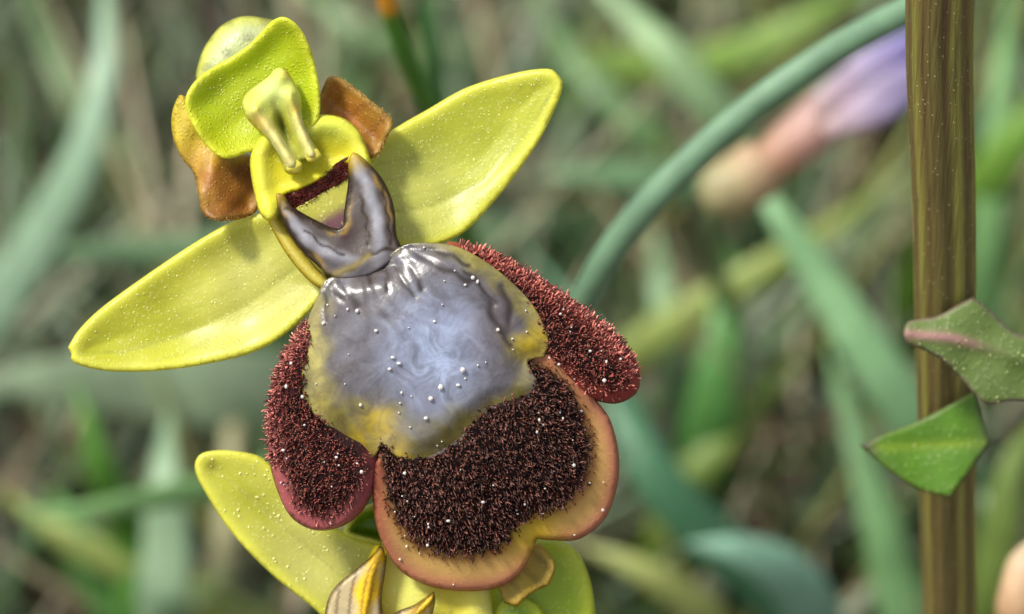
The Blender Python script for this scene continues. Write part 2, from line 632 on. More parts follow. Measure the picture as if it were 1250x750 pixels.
# dorsal sepal: hood seen from inside, its pale back bulging up behind the rim
def hood_z(x, y, d):
    r = np.hypot((x - 312) / 95.0, (y - 108) / 95.0)
    z = 26 + 34 * r ** 2 - 0.10 * (y - 100)
    z = z + 6 * np.exp(-((d) / 16.0) ** 2) + 2.0 * np.sin(x * .09 + y * .05) * np.sin(y * .07)
    return z - 4 * (1 - round_rim(d, 4, 1.0))
hood = Sheet([(348, 21), (366, 34), (380, 62), (389, 100), (391, 132), (386, 150), (364, 172), (326, 182), (304, 186), (275, 194), (252, 178), (236, 154), (226, 126),
              (234, 104), (254, 86), (280, 71), (302, 56), (320, 38), (333, 25)], hood_z)
def hood_c(x, y, d):
    c = lerp(sr(228, 234, 66), sr(196, 212, 38), sstep(2, 14, d))
    n = sstep(-0.4, 0.9, np.sin(x * 0.06 + y * 0.02) * np.cos(y * 0.05))
    c = c * (1 - 0.25 * n[:, None]) + np.array(sr(186, 190, 26)) * 0.25 * n[:, None]
    g = sstep(120, 190, y) * 0.4
    return (c * (1 - g[:, None]) + np.array(sr(204, 204, 30)) * g[:, None]) * 1.12
hood.build('dorsal_sepal', 'hood', fl, hood_c, thick=3, label='yellow-green dorsal sepal curled into a hood over the column')
hood_back = Sheet([(240, 100), (243, 74), (254, 50), (272, 30), (296, 20), (322, 22), (345, 30), (350, 60), (310, 95), (262, 110)],
                  lambda x, y, d: -24 + round_rim(d, 34, 36))
hood_back.build('dorsal_sepal_back', 'hood', fl, lambda x, y, d: lerp(sr(226, 230, 110), sr(216, 224, 166), sstep(2, 18, d)) * (1 - 0.3 * sstep(0.2, 0.9, np.sin(x * .13) * np.sin(y * .17))[:, None]), thick=4, label='pale back of the hood bulging up behind its rim')

# petals: short, furry, orange-brown
def petal_c(x, y, d):
    n = 0.5 + 0.5 * np.sin(x * 0.11 + 0.7 + 1.5 * np.sin(y * .06)) * np.cos(y * 0.09)
    c = lerp(sr(212, 168, 70), sr(192, 122, 44), sstep(1, 12, d))
    c = c * (1 - 0.55 * n[:, None]) + np.array(sr(192, 152, 48)) * 0.55 * n[:, None]
    st = sstep(.3, .95, np.sin((x * .8 + y * .6) * .28 + 2 * np.sin(x * .05))) * .3
    return c * (1 - st[:, None]) + np.array(sr(128, 66, 26)) * st[:, None]
pl = Sheet([(222, 116), (238, 140), (255, 172), (280, 190), (306, 190), (318, 220), (314, 256), (296, 267), (268, 270), (248, 262), (242, 238), (236, 212), (220, 190), (210, 162), (211, 134)],
           lambda x, y, d: 10 + 26 * np.exp(-(((x - 262) / 26) ** 2)) * sstep(150, 240, y) + 12 * np.exp(-(d / 9) ** 2) * sstep(215, 245, y) - 5 * (1 - round_rim(d, 5, 1.0)) + 0.08 * (210 - y) * (x < 250) - .25 * (x - 262) * (x > 262) + 2.5 * np.sin(x * 0.13 + y * .06))
def petal_left_c(x, y, d):
    c = petal_c(x, y, d)
    w = (1 - sstep(150, 225, y)) * 0.95
    c = c * (1 - w[:, None]) + np.array(sr(220, 200, 54)) * w[:, None]
    w = np.exp(-(((x - 298) / 24) ** 2 + ((y - 208) / 16) ** 2)) * 0.8
    c = c * (1 - w[:, None]) + np.array(sr(108, 46, 20)) * w[:, None]
    w = np.exp(-((y - 262) / 10) ** 2) * 0.6
    return c * (1 - w[:, None]) + np.array(sr(150, 88, 40)) * w[:, None]
pl.build('petal', 'petal', fl, petal_left_c, label='orange-brown furry petal beside the hood, yellow at its upper end')
pr = Sheet([(384, 134), (392, 112), (400, 95), (412, 94), (428, 103), (452, 122), (479, 147), (473, 168), (462, 190), (448, 192), (436, 176), (414, 152), (394, 146)],
           lambda x, y, d: 2 + 12 * np.exp(-(d / 10) ** 2) - 5 * (1 - round_rim(d, 5, 1.0)) + 14 * sstep(395, 470, x) + 2.5 * np.sin(x * .12 - y * .15))
pr.build('petal', 'petal', fl, petal_c, label='orange-brown furry petal standing off behind the column')
for sh in (pl, pr):
    x, y = sh.scatter(2600, margin=0.2)
    k = dist_to(sh.poly, x, y) < 4
    x = np.concatenate([x[k], x[~k][:24]])
    y = np.concatenate([y[k], y[~k][:24]])
    N = sh.normal(x, y)
    hairs('petal_hair', fl, np.stack([x, y, sh.z(x, y)], 1), N, 3.0, 0.3, [np.array(sr(226, 186, 110)) * nr.uniform(.7, 1.2) for _ in x], jitter=0.5)

# column: cup, cap, two pollinia
ridgeR = np.array([(374, 162), (392, 152), (414, 154), (432, 168), (441, 188), (442, 204)], float)
ridgeL = np.array([(330, 166), (318, 188), (319, 214), (323, 240), (330, 262)], float)
def cup_z(x, y, d):
    a = dist_to(ridgeR, x, y, closed=False)
    b = dist_to(ridgeL, x, y, closed=False)
    z = 44 + 9 * np.exp(-(a / 13) ** 2) + 9 * np.exp(-(b / 12) ** 2)
    z -= 10 * np.exp(-(((x - 385) / 40) ** 2 + ((y - 192) / 18) ** 2))
    z += 8 * sstep(0, 30, (y - 200) + (x - 385) * .5)
    return z - 6 * (1 - round_rim(d, 6, 1.0))
cup = Sheet([(305, 196), (312, 176), (326, 160), (348, 150), (372, 144), (392, 140), (418, 144), (438, 160), (450, 188), (452, 206), (438, 204), (418, 202), (394, 218), (366, 232), (346, 240), (340, 262), (328, 270), (316, 258), (308, 225)], cup_z, step=3)
def cup_c(x, y, d):
    a = dist_to(ridgeR, x, y, closed=False)
    b = dist_to(ridgeL, x, y, closed=False)
    c = np.tile(np.array(sr(208, 200, 40)), (len(x), 1))
    w = np.maximum(np.exp(-(a / 12) ** 2), np.exp(-(b / 11) ** 2)) * .8
    c = c * (1 - w[:, None]) + np.array(sr(216, 216, 84)) * w[:, None]
    w = (1 - sstep(165, 190, y)) * (1 - sstep(330, 370, x)) * .7
    c = c * (1 - w[:, None]) + np.array(sr(206, 212, 60)) * w[:, None]
    w = np.exp(-(((x - 402) / 26) ** 2 + ((y - 160) / 14) ** 2)) * .5
    return c * (1 - w[:, None]) + np.array(sr(186, 204, 84)) * w[:, None]
cup.build('column', 'column', fl, cup_c, thick=14, label='yellow column with a hollow stigma cup')
armL = np.array([(312, 136), (326, 154), (342, 176), (356, 200)], float)
armR = np.array([(354, 116), (361, 140), (370, 164), (380, 188)], float)
def cap_z(x, y, d):
    a = dist_to(armL, x, y, closed=False)
    b = dist_to(armR, x, y, closed=False)
    z = 52 + round_rim(d, 9, 10)
    z += 16 * np.exp(-(a / 9) ** 2) + 15 * np.exp(-(b / 8) ** 2)
    z += 12 * np.exp(-(((x - 334) / 26) ** 2 + ((y - 114) / 22) ** 2))
    z += 6 * np.exp(-(((x - 343) / 9) ** 2 + ((y - 92) / 9) ** 2)) + 5 * np.exp(-(((x - 308) / 9) ** 2 + ((y - 128) / 12) ** 2))
    return z - 16 * np.exp(-(((x - 346 - (y - 156) * .35) / 6) ** 2 + ((y - 158) / 22) ** 2)) + 1.2 * np.sin(x * .21) * np.sin(y * .19)
cap = Sheet([(303, 112), (316, 102), (328, 93), (336, 84), (346, 83), (355, 93), (362, 106), (368, 122), (369, 142), (376, 164), (387, 180), (391, 191), (384, 199), (374, 197), (368, 200), (369, 208), (360, 214), (349, 211), (344, 200),
             (336, 184), (324, 168), (308, 153), (298, 139), (296, 123)], cap_z, step=2.6)
def cap_c(x, y, d):
    a = dist_to(armL, x, y, closed=False)
    b = dist_to(armR, x, y, closed=False)
    c = np.tile(np.array(sr(172, 174, 56)), (len(x), 1))
    w = np.maximum(np.exp(-(a / 8) ** 2), np.exp(-(b / 7) ** 2)) * .9
    c = c * (1 - w[:, None]) + np.array(sr(232, 222, 150)) * w[:, None]
    w = (1 - sstep(128, 152, y)) * .9
    c = c * (1 - w[:, None]) + np.array(sr(208, 214, 104)) * w[:, None]
    w = np.exp(-(((x - 334) / 16) ** 2 + ((y - 112) / 14) ** 2)) * .6
    c = c * (1 - w[:, None]) + np.array(sr(200, 218, 150)) * w[:, None]
    for (cx, cy, r) in ((314, 150, 11), (362, 132, 8), (306, 116, 7), (352, 90, 6)):
        w = np.exp(-(np.hypot(x - cx, y - cy) / r) ** 2) * .5
        c = c * (1 - w[:, None]) + np.array(sr(206, 156, 54)) * w[:, None]
    w = np.exp(-(((x - 346 - (y - 156) * .35) / 5.5) ** 2 + ((y - 158) / 20) ** 2)) * .95  # shade between the two arms painted into the groove
    return c * (1 - w[:, None]) + np.array(sr(92, 98, 18)) * w[:, None]
cap.build('anther', 'column', fl, cap_c, thick=12, label='pale green anther with two whitish pollen arms under the hood')
ball('pollinium_knob', (359, 203, 66), 10, 'column', fl, sr(212, 202, 80), squash=(1.05, .9, .7), wob=.08)
ball('pollinium_knob', (382, 190, 66), 9.5, 'column', fl, sr(212, 202, 80), squash=(1.0, .9, .7), wob=.08)

# throat: dark band, pale floor, two glossy horns running into the mirror
band = Sheet([(338, 238), (352, 236), (376, 226), (400, 208), (416, 196), (428, 192), (428, 212), (412, 226), (386, 244), (364, 258), (350, 262)],
             lambda x, y, d: 44 + 2 * np.sin(x * .3) * np.sin(y * .27), step=3)
band.build('throat_band', 'fur_base', fl, lambda x, y, d: lerp(sr(92, 34, 22), sr(72, 20, 18), sstep(1, 8, d)), label='dark maroon band across the throat')
x, y = band.scatter(2200)
hairs('throat_hair', fl, np.stack([x, y, band.z(x, y)], 1), band.normal(x, y), 4.5, 0.6, [np.array(sr(112, 42, 30)) * nr.uniform(.5, 1.2) for _ in x], jitter=0.4)
floor = Sheet([(358, 258), (386, 240), (410, 226), (428, 212), (430, 250), (424, 290), (400, 284), (372, 270)],
              lambda x, y, d: 42 + 0.1 * (y - 210), step=3)
def floor_c(x, y, d):
    c = np.tile(np.array(sr(178, 176, 76)), (len(x), 1))
    w = sstep(-6, 14, (x - 395) * 0.5 + (y - 262) * 0.9)
    return c * (1 - w[:, None]) + np.array(sr(112, 76, 84)) * w[:, None]
floor.build('throat_floor', 'column', fl, floor_c, label='pale yellow-green floor of the throat between the dark horns')

hornL = np.array([(338, 238), (354, 268), (378, 294), (408, 312), (436, 322)], float)
hornR = np.array([(429, 190), (446, 222), (458, 256), (464, 290), (462, 320)], float)
THROAT_CREASES = (([(428, 200), (425, 236), (421, 272)], 4), ([(350, 254), (380, 272), (412, 284)], 3.5), ([(402, 338), (428, 330), (444, 316), (462, 306), (488, 304)], 3.5), ([(466, 222), (473, 262), (478, 298)], 3),
                  ([(347, 268), (362, 296), (390, 322)], 4), ([(440, 240), (448, 275), (450, 300)], 2.2), ([(372, 282), (396, 300), (420, 312)], 2.2))
def crease_depth(creases, x, y):
    z = 0
    for ln, wd in creases:
        z = z + np.exp(-(dist_to(np.array(ln, float), x, y, closed=False) / (wd * 1.1)) ** 2)
    return z
def throat_z(x, y, d):
    a = dist_to(hornL, x, y, closed=False)
    b = dist_to(hornR, x, y, closed=False)
    z = 60 + 0.10 * (y - 230) + round_rim(d, 4, 3)
    z += 4 * np.exp(-(a / 12) ** 2) + 4 * np.exp(-(b / 13) ** 2) - 0.8 * crease_depth(THROAT_CREASES, x, y)
    z += 0.6 * np.sin(x * 0.16 + y * 0.1)
    return z
throat = Sheet([(336, 236, 1), (346, 238), (360, 254), (384, 268), (406, 278), (418, 276), (420, 258), (425, 222), (425, 198), (430, 186, 1), (440, 190), (462, 212), (475, 234),
                (482, 258), (484, 286), (490, 306), (474, 322), (446, 338), (410, 340), (384, 322), (358, 294), (342, 264)], throat_z, step=2.4)
def blend(c, w, col):
    return c * (1 - w[:, None]) + np.array(col) * w[:, None]
def throat_c(x, y, d):
    a = np.minimum(dist_to(hornL, x, y, closed=False), dist_to(hornR, x, y, closed=False))
    wob = 2 * np.sin(x * .23 + y * .11) + 1.5 * np.sin(y * .31 - x * .17)
    c = lerp(sr(140, 139, 146), sr(80, 72, 68), sstep(1, 12, a + .5 * wob))  # highlight streak painted lighter along each horn
    c = blend(c, np.exp(-(((x - 420) / 11) ** 2 + ((y - 282) / 14) ** 2)) * .95, sr(52, 26, 34))
    c = blend(c, (1 - sstep(7, 12, d + wob * .5)) * .75 * sstep(-.6, .4, np.sin(x * .05 + y * .04)), sr(140, 112, 40))
    neck = sstep(304, 322, y + .15 * (x - 440)) * sstep(388, 404, x)      # here the plate runs on into the mirror patch
    c = blend(c, neck * .8, sr(90, 86, 90))
    c = blend(c, (1 - sstep(3, 7, d + .5 * wob)) * .96 * (1 - neck), sr(34, 22, 10))
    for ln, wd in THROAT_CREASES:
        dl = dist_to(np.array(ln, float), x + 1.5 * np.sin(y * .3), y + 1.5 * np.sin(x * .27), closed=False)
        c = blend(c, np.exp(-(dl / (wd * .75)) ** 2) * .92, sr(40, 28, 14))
    c = blend(c, np.exp(-(dist_to(np.array([(408, 334), (434, 324), (450, 312)], float), x, y, closed=False) / 4) ** 2) * .5, sr(168, 150, 84))
    return blend(c, np.maximum(1 - sstep(0, 22, np.hypot(x - 336, y - 236)), 1 - sstep(0, 30, np.hypot(x - 431, y - 190))) * .75, sr(190, 160, 50))
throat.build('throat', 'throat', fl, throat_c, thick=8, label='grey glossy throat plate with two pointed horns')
shoulder = Sheet([(332, 252), (346, 274), (364, 300), (386, 326), (404, 346), (397, 355), (376, 342), (352, 314), (334, 284), (324, 260)],
                 lambda x, y, d: 22 + 0.24 * (y - 252) + round_rim(d, 10, 8), step=3)
shoulder.build('lip_shoulder', 'sepal', fl, lambda x, y, d: lerp(sr(196, 172, 40), sr(224, 212, 92), sstep(1, 8, d)), label='bright yellow fold along the throat')

# lip: mid lobe, side lobes, mirror
mirror_outline = [(398, 342), (430, 330), (462, 322), (492, 300), (530, 297), (562, 303), (602, 326), (642, 362), (664, 396), (670, 418), (664, 436, 1), (644, 442), (656, 466), (650, 486), (632, 494),
                  (602, 500), (580, 518), (560, 542), (530, 560), (502, 562), (482, 556), (466, 540, 1), (458, 556), (440, 562), (420, 548), (398, 520), (372, 490), (369, 440), (376, 392), (388, 362)]
mirror_poly = smooth_closed(mirror_outline, 4)
def dome(x, y):
    return 100 - 0.00085 * ((x - 530) ** 2 + (y - 425) ** 2)
mid_outline = [(455, 470), (462, 540), (455, 580), (456, 625), (467, 664), (490, 698), (528, 717), (576, 722), (612, 716), (638, 697), (650, 672), (656, 658, 1), (676, 660),
               (708, 658), (738, 634), (752, 600), (756, 560), (746, 515), (726, 486), (690, 440), (640, 420), (560, 400)]
fur_region = smooth_closed([(470, 500), (470, 585), (478, 620), (496, 648), (520, 666), (556, 676), (592, 674), (622, 660), (638, 636), (664, 627), (696, 610), (716, 578), (718, 540), (704, 492), (672, 452), (600, 440)], 4)
def mid_z(x, y, d):
    z = dome(x, y) - 12
    dm = dist_to(fur_region, x, y)
    out = ~inside(fur_region, x, y)
    z = z + np.where(out, -0.10 * dm, 8 * sstep(0, 40, dm))
    # a furrow runs out to the notch
    ax = np.array([(610, 560), (656, 660)], float)
    z -= 10 * np.exp(-(dist_to(ax, x, y, closed=False) / 16) ** 2) * sstep(570, 650, y)
    z -= 8 * sstep(0, 12, dist_to(mirror_poly, x, y)) * inside(mirror_poly, x, y)
    z += 5 * np.exp(-((d - 2) / 16) ** 2) * out     # the smooth margin turns up a little
    return z - 8 + round_rim(d, 5, 8) + 2.5 * np.sin(x * .04 + .5) * np.cos(y * .05)
mid = Sheet(mid_outline, mid_z, step=4)
def mid_c(x, y, d):
    ins = inside(fur_region, x, y)
    dm = dist_to(fur_region, x, y) * np.where(ins, 1, -1)
    wob = 4 * np.sin(x * .21) * np.sin(y * .17)
    c = lerp(sr(222, 180, 106), sr(34, 9, 9), sstep(-8, 6, dm + wob + 3 * np.sin(x * .47) * np.sin(y * .41)))
    w = np.exp(-((dm + 5) / 7) ** 2) * .55
    c = c * (1 - w[:, None]) + np.array(sr(150, 84, 44)) * w[:, None]
    # redder towards the rim, yellow at the notch
    w = (1 - sstep(2, 26, d)) * .8 * (dm < 0)
    c = c * (1 - w[:, None]) + np.array(sr(194, 112, 98)) * w[:, None]
    w = np.exp(-(np.hypot(x - 652, y - 652) / 34) ** 2) * (dm < 4) * .95
    c = c * (1 - w[:, None]) + np.array(sr(212, 182, 50)) * w[:, None]
    w = (1 - sstep(0, 26, x - 456)) * .5 * (dm < 0)
    return c * (1 - w[:, None]) + np.array(sr(150, 66, 40)) * w[:, None]
mid.build('lip_middle_lobe', 'fur_base', fl, mid_c, thick=4, label='notched maroon middle lobe with an orange smooth margin')

left_outline = [(372, 392), (356, 414), (341, 440), (330, 475), (325, 515), (328, 560), (338, 598), (354, 630), (378, 646), (404, 647), (430, 636), (448, 616), (460, 590), (467, 562), (468, 540), (462, 500), (448, 440), (416, 392)]
def left_z(x, y, d):
    z = 40 + round_rim(d, 46, 42) + 0.06 * (x - 400) - 0.03 * (y - 500)
    return np.minimum(z, dome(x, y) - 8 + 14 * sstep(500, 600, y))
left_lobe = Sheet(left_outline, left_z)
def lobe_c(rim):
    def f(x, y, d):
        c = lerp(rim, sr(44, 12, 13), sstep(6, 30, d + 4 * np.sin(x * .2) * np.cos(y * .23)))
        return c
    return f
def left_c(x, y, d):
    c = lobe_c(sr(184, 100, 102))(x, y, d)
    w = (1 - sstep(480, 610, y)) * (1 - sstep(10, 34, d)) * .75
    return c * (1 - w[:, None]) + np.array(sr(92, 34, 28)) * w[:, None]
left_lobe.build('lip_side_lobe', 'fur_base', fl, left_c, label='maroon furry side lobe with a smooth pink tip')
right_outline = [(545, 296), (566, 297), (600, 305), (650, 332), (702, 367), (746, 402), (772, 432), (781, 456), (777, 480), (752, 493), (720, 487), (692, 472), (664, 454), (630, 440), (580, 380), (540, 320)]
def right_z(x, y, d):
    z = 38 + round_rim(d, 44, 38) + 0.05 * (y - 400)
    return np.minimum(z, dome(x, y) - 8 + 26 * sstep(600, 740, x))
right_lobe = Sheet(right_outline, right_z)
right_lobe.build('lip_side_lobe', 'fur_base', fl, lobe_c(sr(166, 72, 66)), label='maroon furry side lobe pointing outwards under the upper sepal')

MIRROR_CREASES = (([(402, 345), (408, 358), (418, 366)], 4), ([(414, 342), (426, 358), (436, 376)], 3.6), ([(398, 352), (396, 372), (398, 392)], 3), ([(490, 306), (504, 328), (516, 352)], 4), ([(492, 302), (520, 316), (548, 332), (574, 344)], 4),
                  ([(500, 302), (540, 308), (574, 324)], 3), ([(482, 318), (490, 340), (506, 362)], 3), ([(612, 350), (624, 380), (618, 406)], 5), ([(596, 368), (606, 398), (624, 420)], 4.5), ([(444, 326), (452, 344)], 4), ([(566, 330), (590, 352), (604, 372)], 2.6), ([(470, 330), (474, 356)], 2.4))
def mirror_z(x, y, d):
    z = dome(x, y) - 8 + 8 * sstep(0, 30, d)
    z -= 13 * np.exp(-((x - 442) / 46) ** 2 - ((y - 326) / 16) ** 2)      # tucks in under the throat plate
    z -= 1.4 * crease_depth(MIRROR_CREASES, x, y)
    z += 2.0 * np.sin(x * .04 + 1) * np.sin(y * .035) + 0.5 * np.sin(x * .13 + y * .05) * np.cos(y * .11)
    # pleats near the throat
    r = np.hypot(x - 440, y - 318)
    an = np.arctan2(y - 318, x - 440)
    z += 0.6 * np.sin(an * 11 + 3 * np.sin(an * 5) + .03 * r) * np.exp(-(r / 80) ** 2) * sstep(10, 40, r)
    return z
mirror = Sheet(mirror_outline, mirror_z, step=2.6)
blue_region = smooth_closed([(402, 344), (440, 326), (488, 306), (530, 306), (566, 322), (604, 346), (632, 376), (640, 402), (612, 416), (628, 446), (634, 470), (606, 486), (570, 496), (540, 508), (500, 506), (470, 492), (440, 488), (410, 478), (400, 440), (398, 390)], 5)
def mirror_c(x, y, d):
    ins = inside(blue_region, x, y)
    db = dist_to(blue_region, x, y) * np.where(ins, 1, -1) + 7 * np.sin(x * .11 + 1) * np.sin(y * .13)
    edge = np.tile(np.array(sr(138, 128, 56)), (len(x), 1))
    # dull olive at the lower lobes, bright yellow in the two notches and along the left side
    w = sstep(470, 515, y) * .85
    edge = edge * (1 - w[:, None]) + np.array(sr(84, 78, 30)) * w[:, None]
    for (cx, cy, r, k) in ((464, 524, 24, .95), (652, 418, 26, .95), (438, 550, 20, .75), (484, 552, 16, .7), (466, 500, 12, .6)):
        w = k * np.exp(-(np.hypot(x - cx, y - cy) / r) ** 2)
        edge = edge * (1 - w[:, None]) + np.array(sr(190, 164, 26)) * w[:, None]
    w = np.exp(-((x - 386) / 16) ** 2) * sstep(360, 400, y) * .8
    edge = edge * (1 - w[:, None]) + np.array(sr(166, 156, 82)) * w[:, None]
    core = np.tile(np.array(sr(90, 86, 88)), (len(x), 1))
    w = np.exp(-(((x - 530) / 58) ** 2 + ((y - 428) / 66) ** 2)) * .95
    core = core * (1 - w[:, None]) + np.array(sr(160, 174, 204)) * w[:, None]  # own blue tone, painted brighter mid-patch as a sky sheen
    w = np.exp(-(((x - 600) / 26) ** 2 + ((y - 400) / 50) ** 2)) * .5
    core = core * (1 - w[:, None]) + np.array(sr(78, 58, 56)) * w[:, None]
    w = np.exp(-(np.hypot(x - 440, y - 318) / 60) ** 2) * .5
    core = core * (1 - w[:, None]) + np.array(sr(92, 86, 84)) * w[:, None]
    t = sstep(-16, 14, db)
    c = edge * (1 - t[:, None]) + core * t[:, None]
    # brown veins fanning out from the throat, dark creases at its two corners
    r = np.hypot(x - 440, y - 318)
    an = np.arctan2(y - 318, x - 440)
    v = np.sin(an * 17 + 2.5 * np.sin(an * 4 + r * .03) + .8 * np.sin(r * .07))
    c = blend(c, sstep(.2, .98, v) * .45 * np.exp(-(r / 150) ** 2) * sstep(12, 40, r), sr(70, 56, 52))
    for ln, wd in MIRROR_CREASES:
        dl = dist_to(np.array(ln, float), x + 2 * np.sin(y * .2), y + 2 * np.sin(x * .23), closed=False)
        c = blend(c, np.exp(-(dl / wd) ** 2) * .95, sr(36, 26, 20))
    # crisp olive line where the patch meets the fur
    return blend(c, (1 - sstep(1, 5, d)) * .35 * sstep(400, 470, y), sr(110, 98, 40))
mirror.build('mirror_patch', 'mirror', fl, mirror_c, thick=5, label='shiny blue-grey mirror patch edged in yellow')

# fur on the three lobes
def fur(sheet, n, region, length, rad, base, rim_skip, bend, jitter, tipc=None, keep=None, label=None):
    x, y = sheet.scatter(n, region, 1.0)
    d = dist_to(sheet.poly, x, y)
    k = ~inside(mirror.poly, x, y) | (dist_to(mirror.poly, x, y) < nr.uniform(0, 9, x.shape))
    k &= rim_skip(x, y, d)
    if keep is not None:
        k &= keep(x, y)
    x, y = x[k], y[k]
    N = sheet.normal(x, y)
    d = dist_to(sheet.poly, x, y)
    edge = 1 + 1.9 * (1 - sstep(2, 30, d)) if sheet is not mid else 1 + 0 * d     # side-lobe rim hair coloured lighter, as if caught by the light
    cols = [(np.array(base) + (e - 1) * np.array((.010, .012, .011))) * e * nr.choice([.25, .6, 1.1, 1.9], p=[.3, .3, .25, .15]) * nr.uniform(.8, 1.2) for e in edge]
    return hairs('lip_hair', fl, np.stack([x, y, sheet.z(x, y)], 1), N, length, rad, cols, bend, jitter, tipc, label)
soft_region = (fur_region - fur_region.mean(0)) * 1.07 + fur_region.mean(0)
fur(mid, 7000, fur_region, 8.6, 1.3, sr(104, 66, 56), lambda x, y, d: d > 3, (0.2, 0.35), 0.3, sr(184, 140, 122), label='short dark velvet hair on the middle lobe')
fur(mid, 2600, soft_region, 5.5, 0.7, sr(112, 52, 38), lambda x, y, d: d > 14, (0.0, 0.5), 0.4, sr(170, 110, 80), label='finer hair thinning out onto the orange margin')
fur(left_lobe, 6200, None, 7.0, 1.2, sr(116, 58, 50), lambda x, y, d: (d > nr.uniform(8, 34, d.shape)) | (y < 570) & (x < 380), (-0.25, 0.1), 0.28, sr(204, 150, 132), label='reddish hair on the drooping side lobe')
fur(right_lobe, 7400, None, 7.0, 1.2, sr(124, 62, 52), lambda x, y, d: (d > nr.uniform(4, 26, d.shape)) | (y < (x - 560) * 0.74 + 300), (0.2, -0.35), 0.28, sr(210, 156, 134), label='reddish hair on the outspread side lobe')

# glinting grains scattered on the lip
pts = []
for sh, n in ((mirror, 34), (mid, 50), (left_lobe, 30), (right_lobe, 32)):
    x, y = sh.scatter(n * 3, None, 5)
    for a, b, z in list(zip(x, y, sh.z(x, y)))[:n]:
        up = 1.5
        if sh is not mirror:
            if inside(mirror.poly, np.array([a]), np.array([b]))[0]:
                continue
            if sh is mid and (inside(left_lobe.poly, np.array([a]), np.array([b]))[0] or inside(right_lobe.poly, np.array([a]), np.array([b]))[0]):
                continue
            rim = dist_to(sh.poly, np.array([a]), np.array([b]))[0]
            up = 8 if (sh is mid and inside(fur_region, np.array([a]), np.array([b]))[0]) or (sh is not mid and rim > 14) else 1.5
        pts.append((a, b, z + up))
grains('pollen_grain', fl, pts, 1.1, 2.9, label='tiny white glinting grains on the lip')
big = [(608, 403), (487, 444), (459, 404), (565, 452), (436, 380), (526, 487), (520, 511), (494, 578), (538, 473)]
bx, by = np.array(big, float).T
grains('pollen_grain', fl, [(a, b, z + 2) for a, b, z in zip(bx, by, np.where(by > 560, mid.z(bx, by) + 6, mirror.z(bx, by)))], 2.6, 3.8, label='larger white glinting grains on the mirror patch')
# glistening papillae on the sepals
pts = []
for sh, n in ((left_sepal, 700), (right_sepal, 700), (hood, 160)):
    x, y = sh.scatter(n * 3, None, 4)
    pts += [(a, b, z) for a, b, z in list(zip(x, y, sh.z(x, y)))[:n]]
grains('papilla', fl, pts, 0.35, 1.0, 'papilla', label='minute glistening papillae on the yellow sepals')
# ovary behind, joining the flower to the stem
tube('ovary', [(345, 250, 10), (380, 290, -40), (430, 350, -95), (480, 420, -150)], [20, 26, 28, 24], 'leaf', fl, [sr(150, 165, 60), sr(120, 145, 55)])

# ---- lower flower, partly hidden under the lip
fl2 = flower_frame('lower flower half hidden under the maroon lip of the upper one')
LZ = -60
axA = [(470, 748), (400, 690), (330, 630), (262, 572)]
s1 = Sheet([(262, 550), (290, 551), (322, 560), (350, 590), (388, 632), (436, 655), (470, 672), (486, 720), (484, 790), (440, 800), (404, 766), (384, 744), (330, 700), (284, 652), (252, 604), (238, 574), (243, 556)],
           lambda x, y, d: sepal_z(axA, -10, -4, belly=-8, crease=4)(x, y, d) + LZ + 20)
s1.build('lateral_sepal', 'sepal', fl2, sepal_colour(axA, sr(206, 206, 84), sr(222, 220, 84), sr(172, 178, 50), sr(160, 160, 70), pale=sr(206, 204, 122), pale_at=(390, 680, 110)), label='pale yellow sepal slanting up from behind the lip')
s2 = Sheet([(600, 690), (650, 660), (684, 660), (706, 676), (720, 706), (727, 750), (726, 790), (660, 800), (600, 790)],
           lambda x, y, d: LZ - 10 + round_rim(d, 26, 16) - 0.1 * (x - 660))
s2.build('lateral_sepal', 'sepal', fl2, lambda x, y, d: lerp(sr(214, 226, 70), sr(178, 204, 44), sstep(3, 30, d)), label='green-yellow sepal peeping out below the orange lip margin')
s3 = Sheet([(590, 790), (604, 744), (624, 728), (646, 732), (664, 748), (676, 790)], lambda x, y, d: LZ + 20 + round_rim(d, 20, 14))
s3.build('sepal_fold', 'sepal', fl2, lambda x, y, d: lerp(sr(210, 222, 66), sr(140, 178, 30), sstep(3, 20, d)))
p1 = Sheet([(606, 712, 1), (634, 690), (652, 664), (668, 672, 1), (678, 692), (671, 714, 1), (648, 726), (631, 741, 1), (616, 737, 1)], lambda x, y, d: LZ + 52 + 2 * np.exp(-(d / 8) ** 2) - 4 * (1 - round_rim(d, 4, 1)) + 2 * np.sin(x * .15))
p1.build('petal', 'petal', fl2, lambda x, y, d: lerp(sr(206, 172, 62), sr(184, 156, 40), sstep(2, 12, d)) * (1 - .25 * sstep(.3, .9, np.sin((x - y) * .2))[:, None]), label='olive-brown petal of the lower flower')
h2 = Sheet([(420, 652), (430, 628), (450, 616), (476, 612), (490, 640), (480, 668), (452, 664)], lambda x, y, d: LZ + 34 + 12 * np.exp(-((d - 5) / 5.0) ** 2) - 8 * sstep(4, 20, d), step=3)
h2.build('dorsal_sepal', 'hood', fl2, lambda x, y, d: lerp(sr(226, 230, 90), sr(128, 168, 30), sstep(3, 12, d)), label='small green hood with a pale rim between two lip lobes')
c2 = Sheet([(460, 690), (470, 664), (486, 660), (560, 690), (590, 700), (596, 790), (470, 790), (458, 740)], lambda x, y, d: LZ + 24 + round_rim(d, 30, 22) + 4 * np.sin(x * .1), step=4)
c2.build('column', 'column', fl2, lambda x, y, d: lerp(sr(220, 214, 110), sr(206, 196, 66), 0.5 + 0.5 * np.sin(x * .06)), label='yellow column of the lower flower')
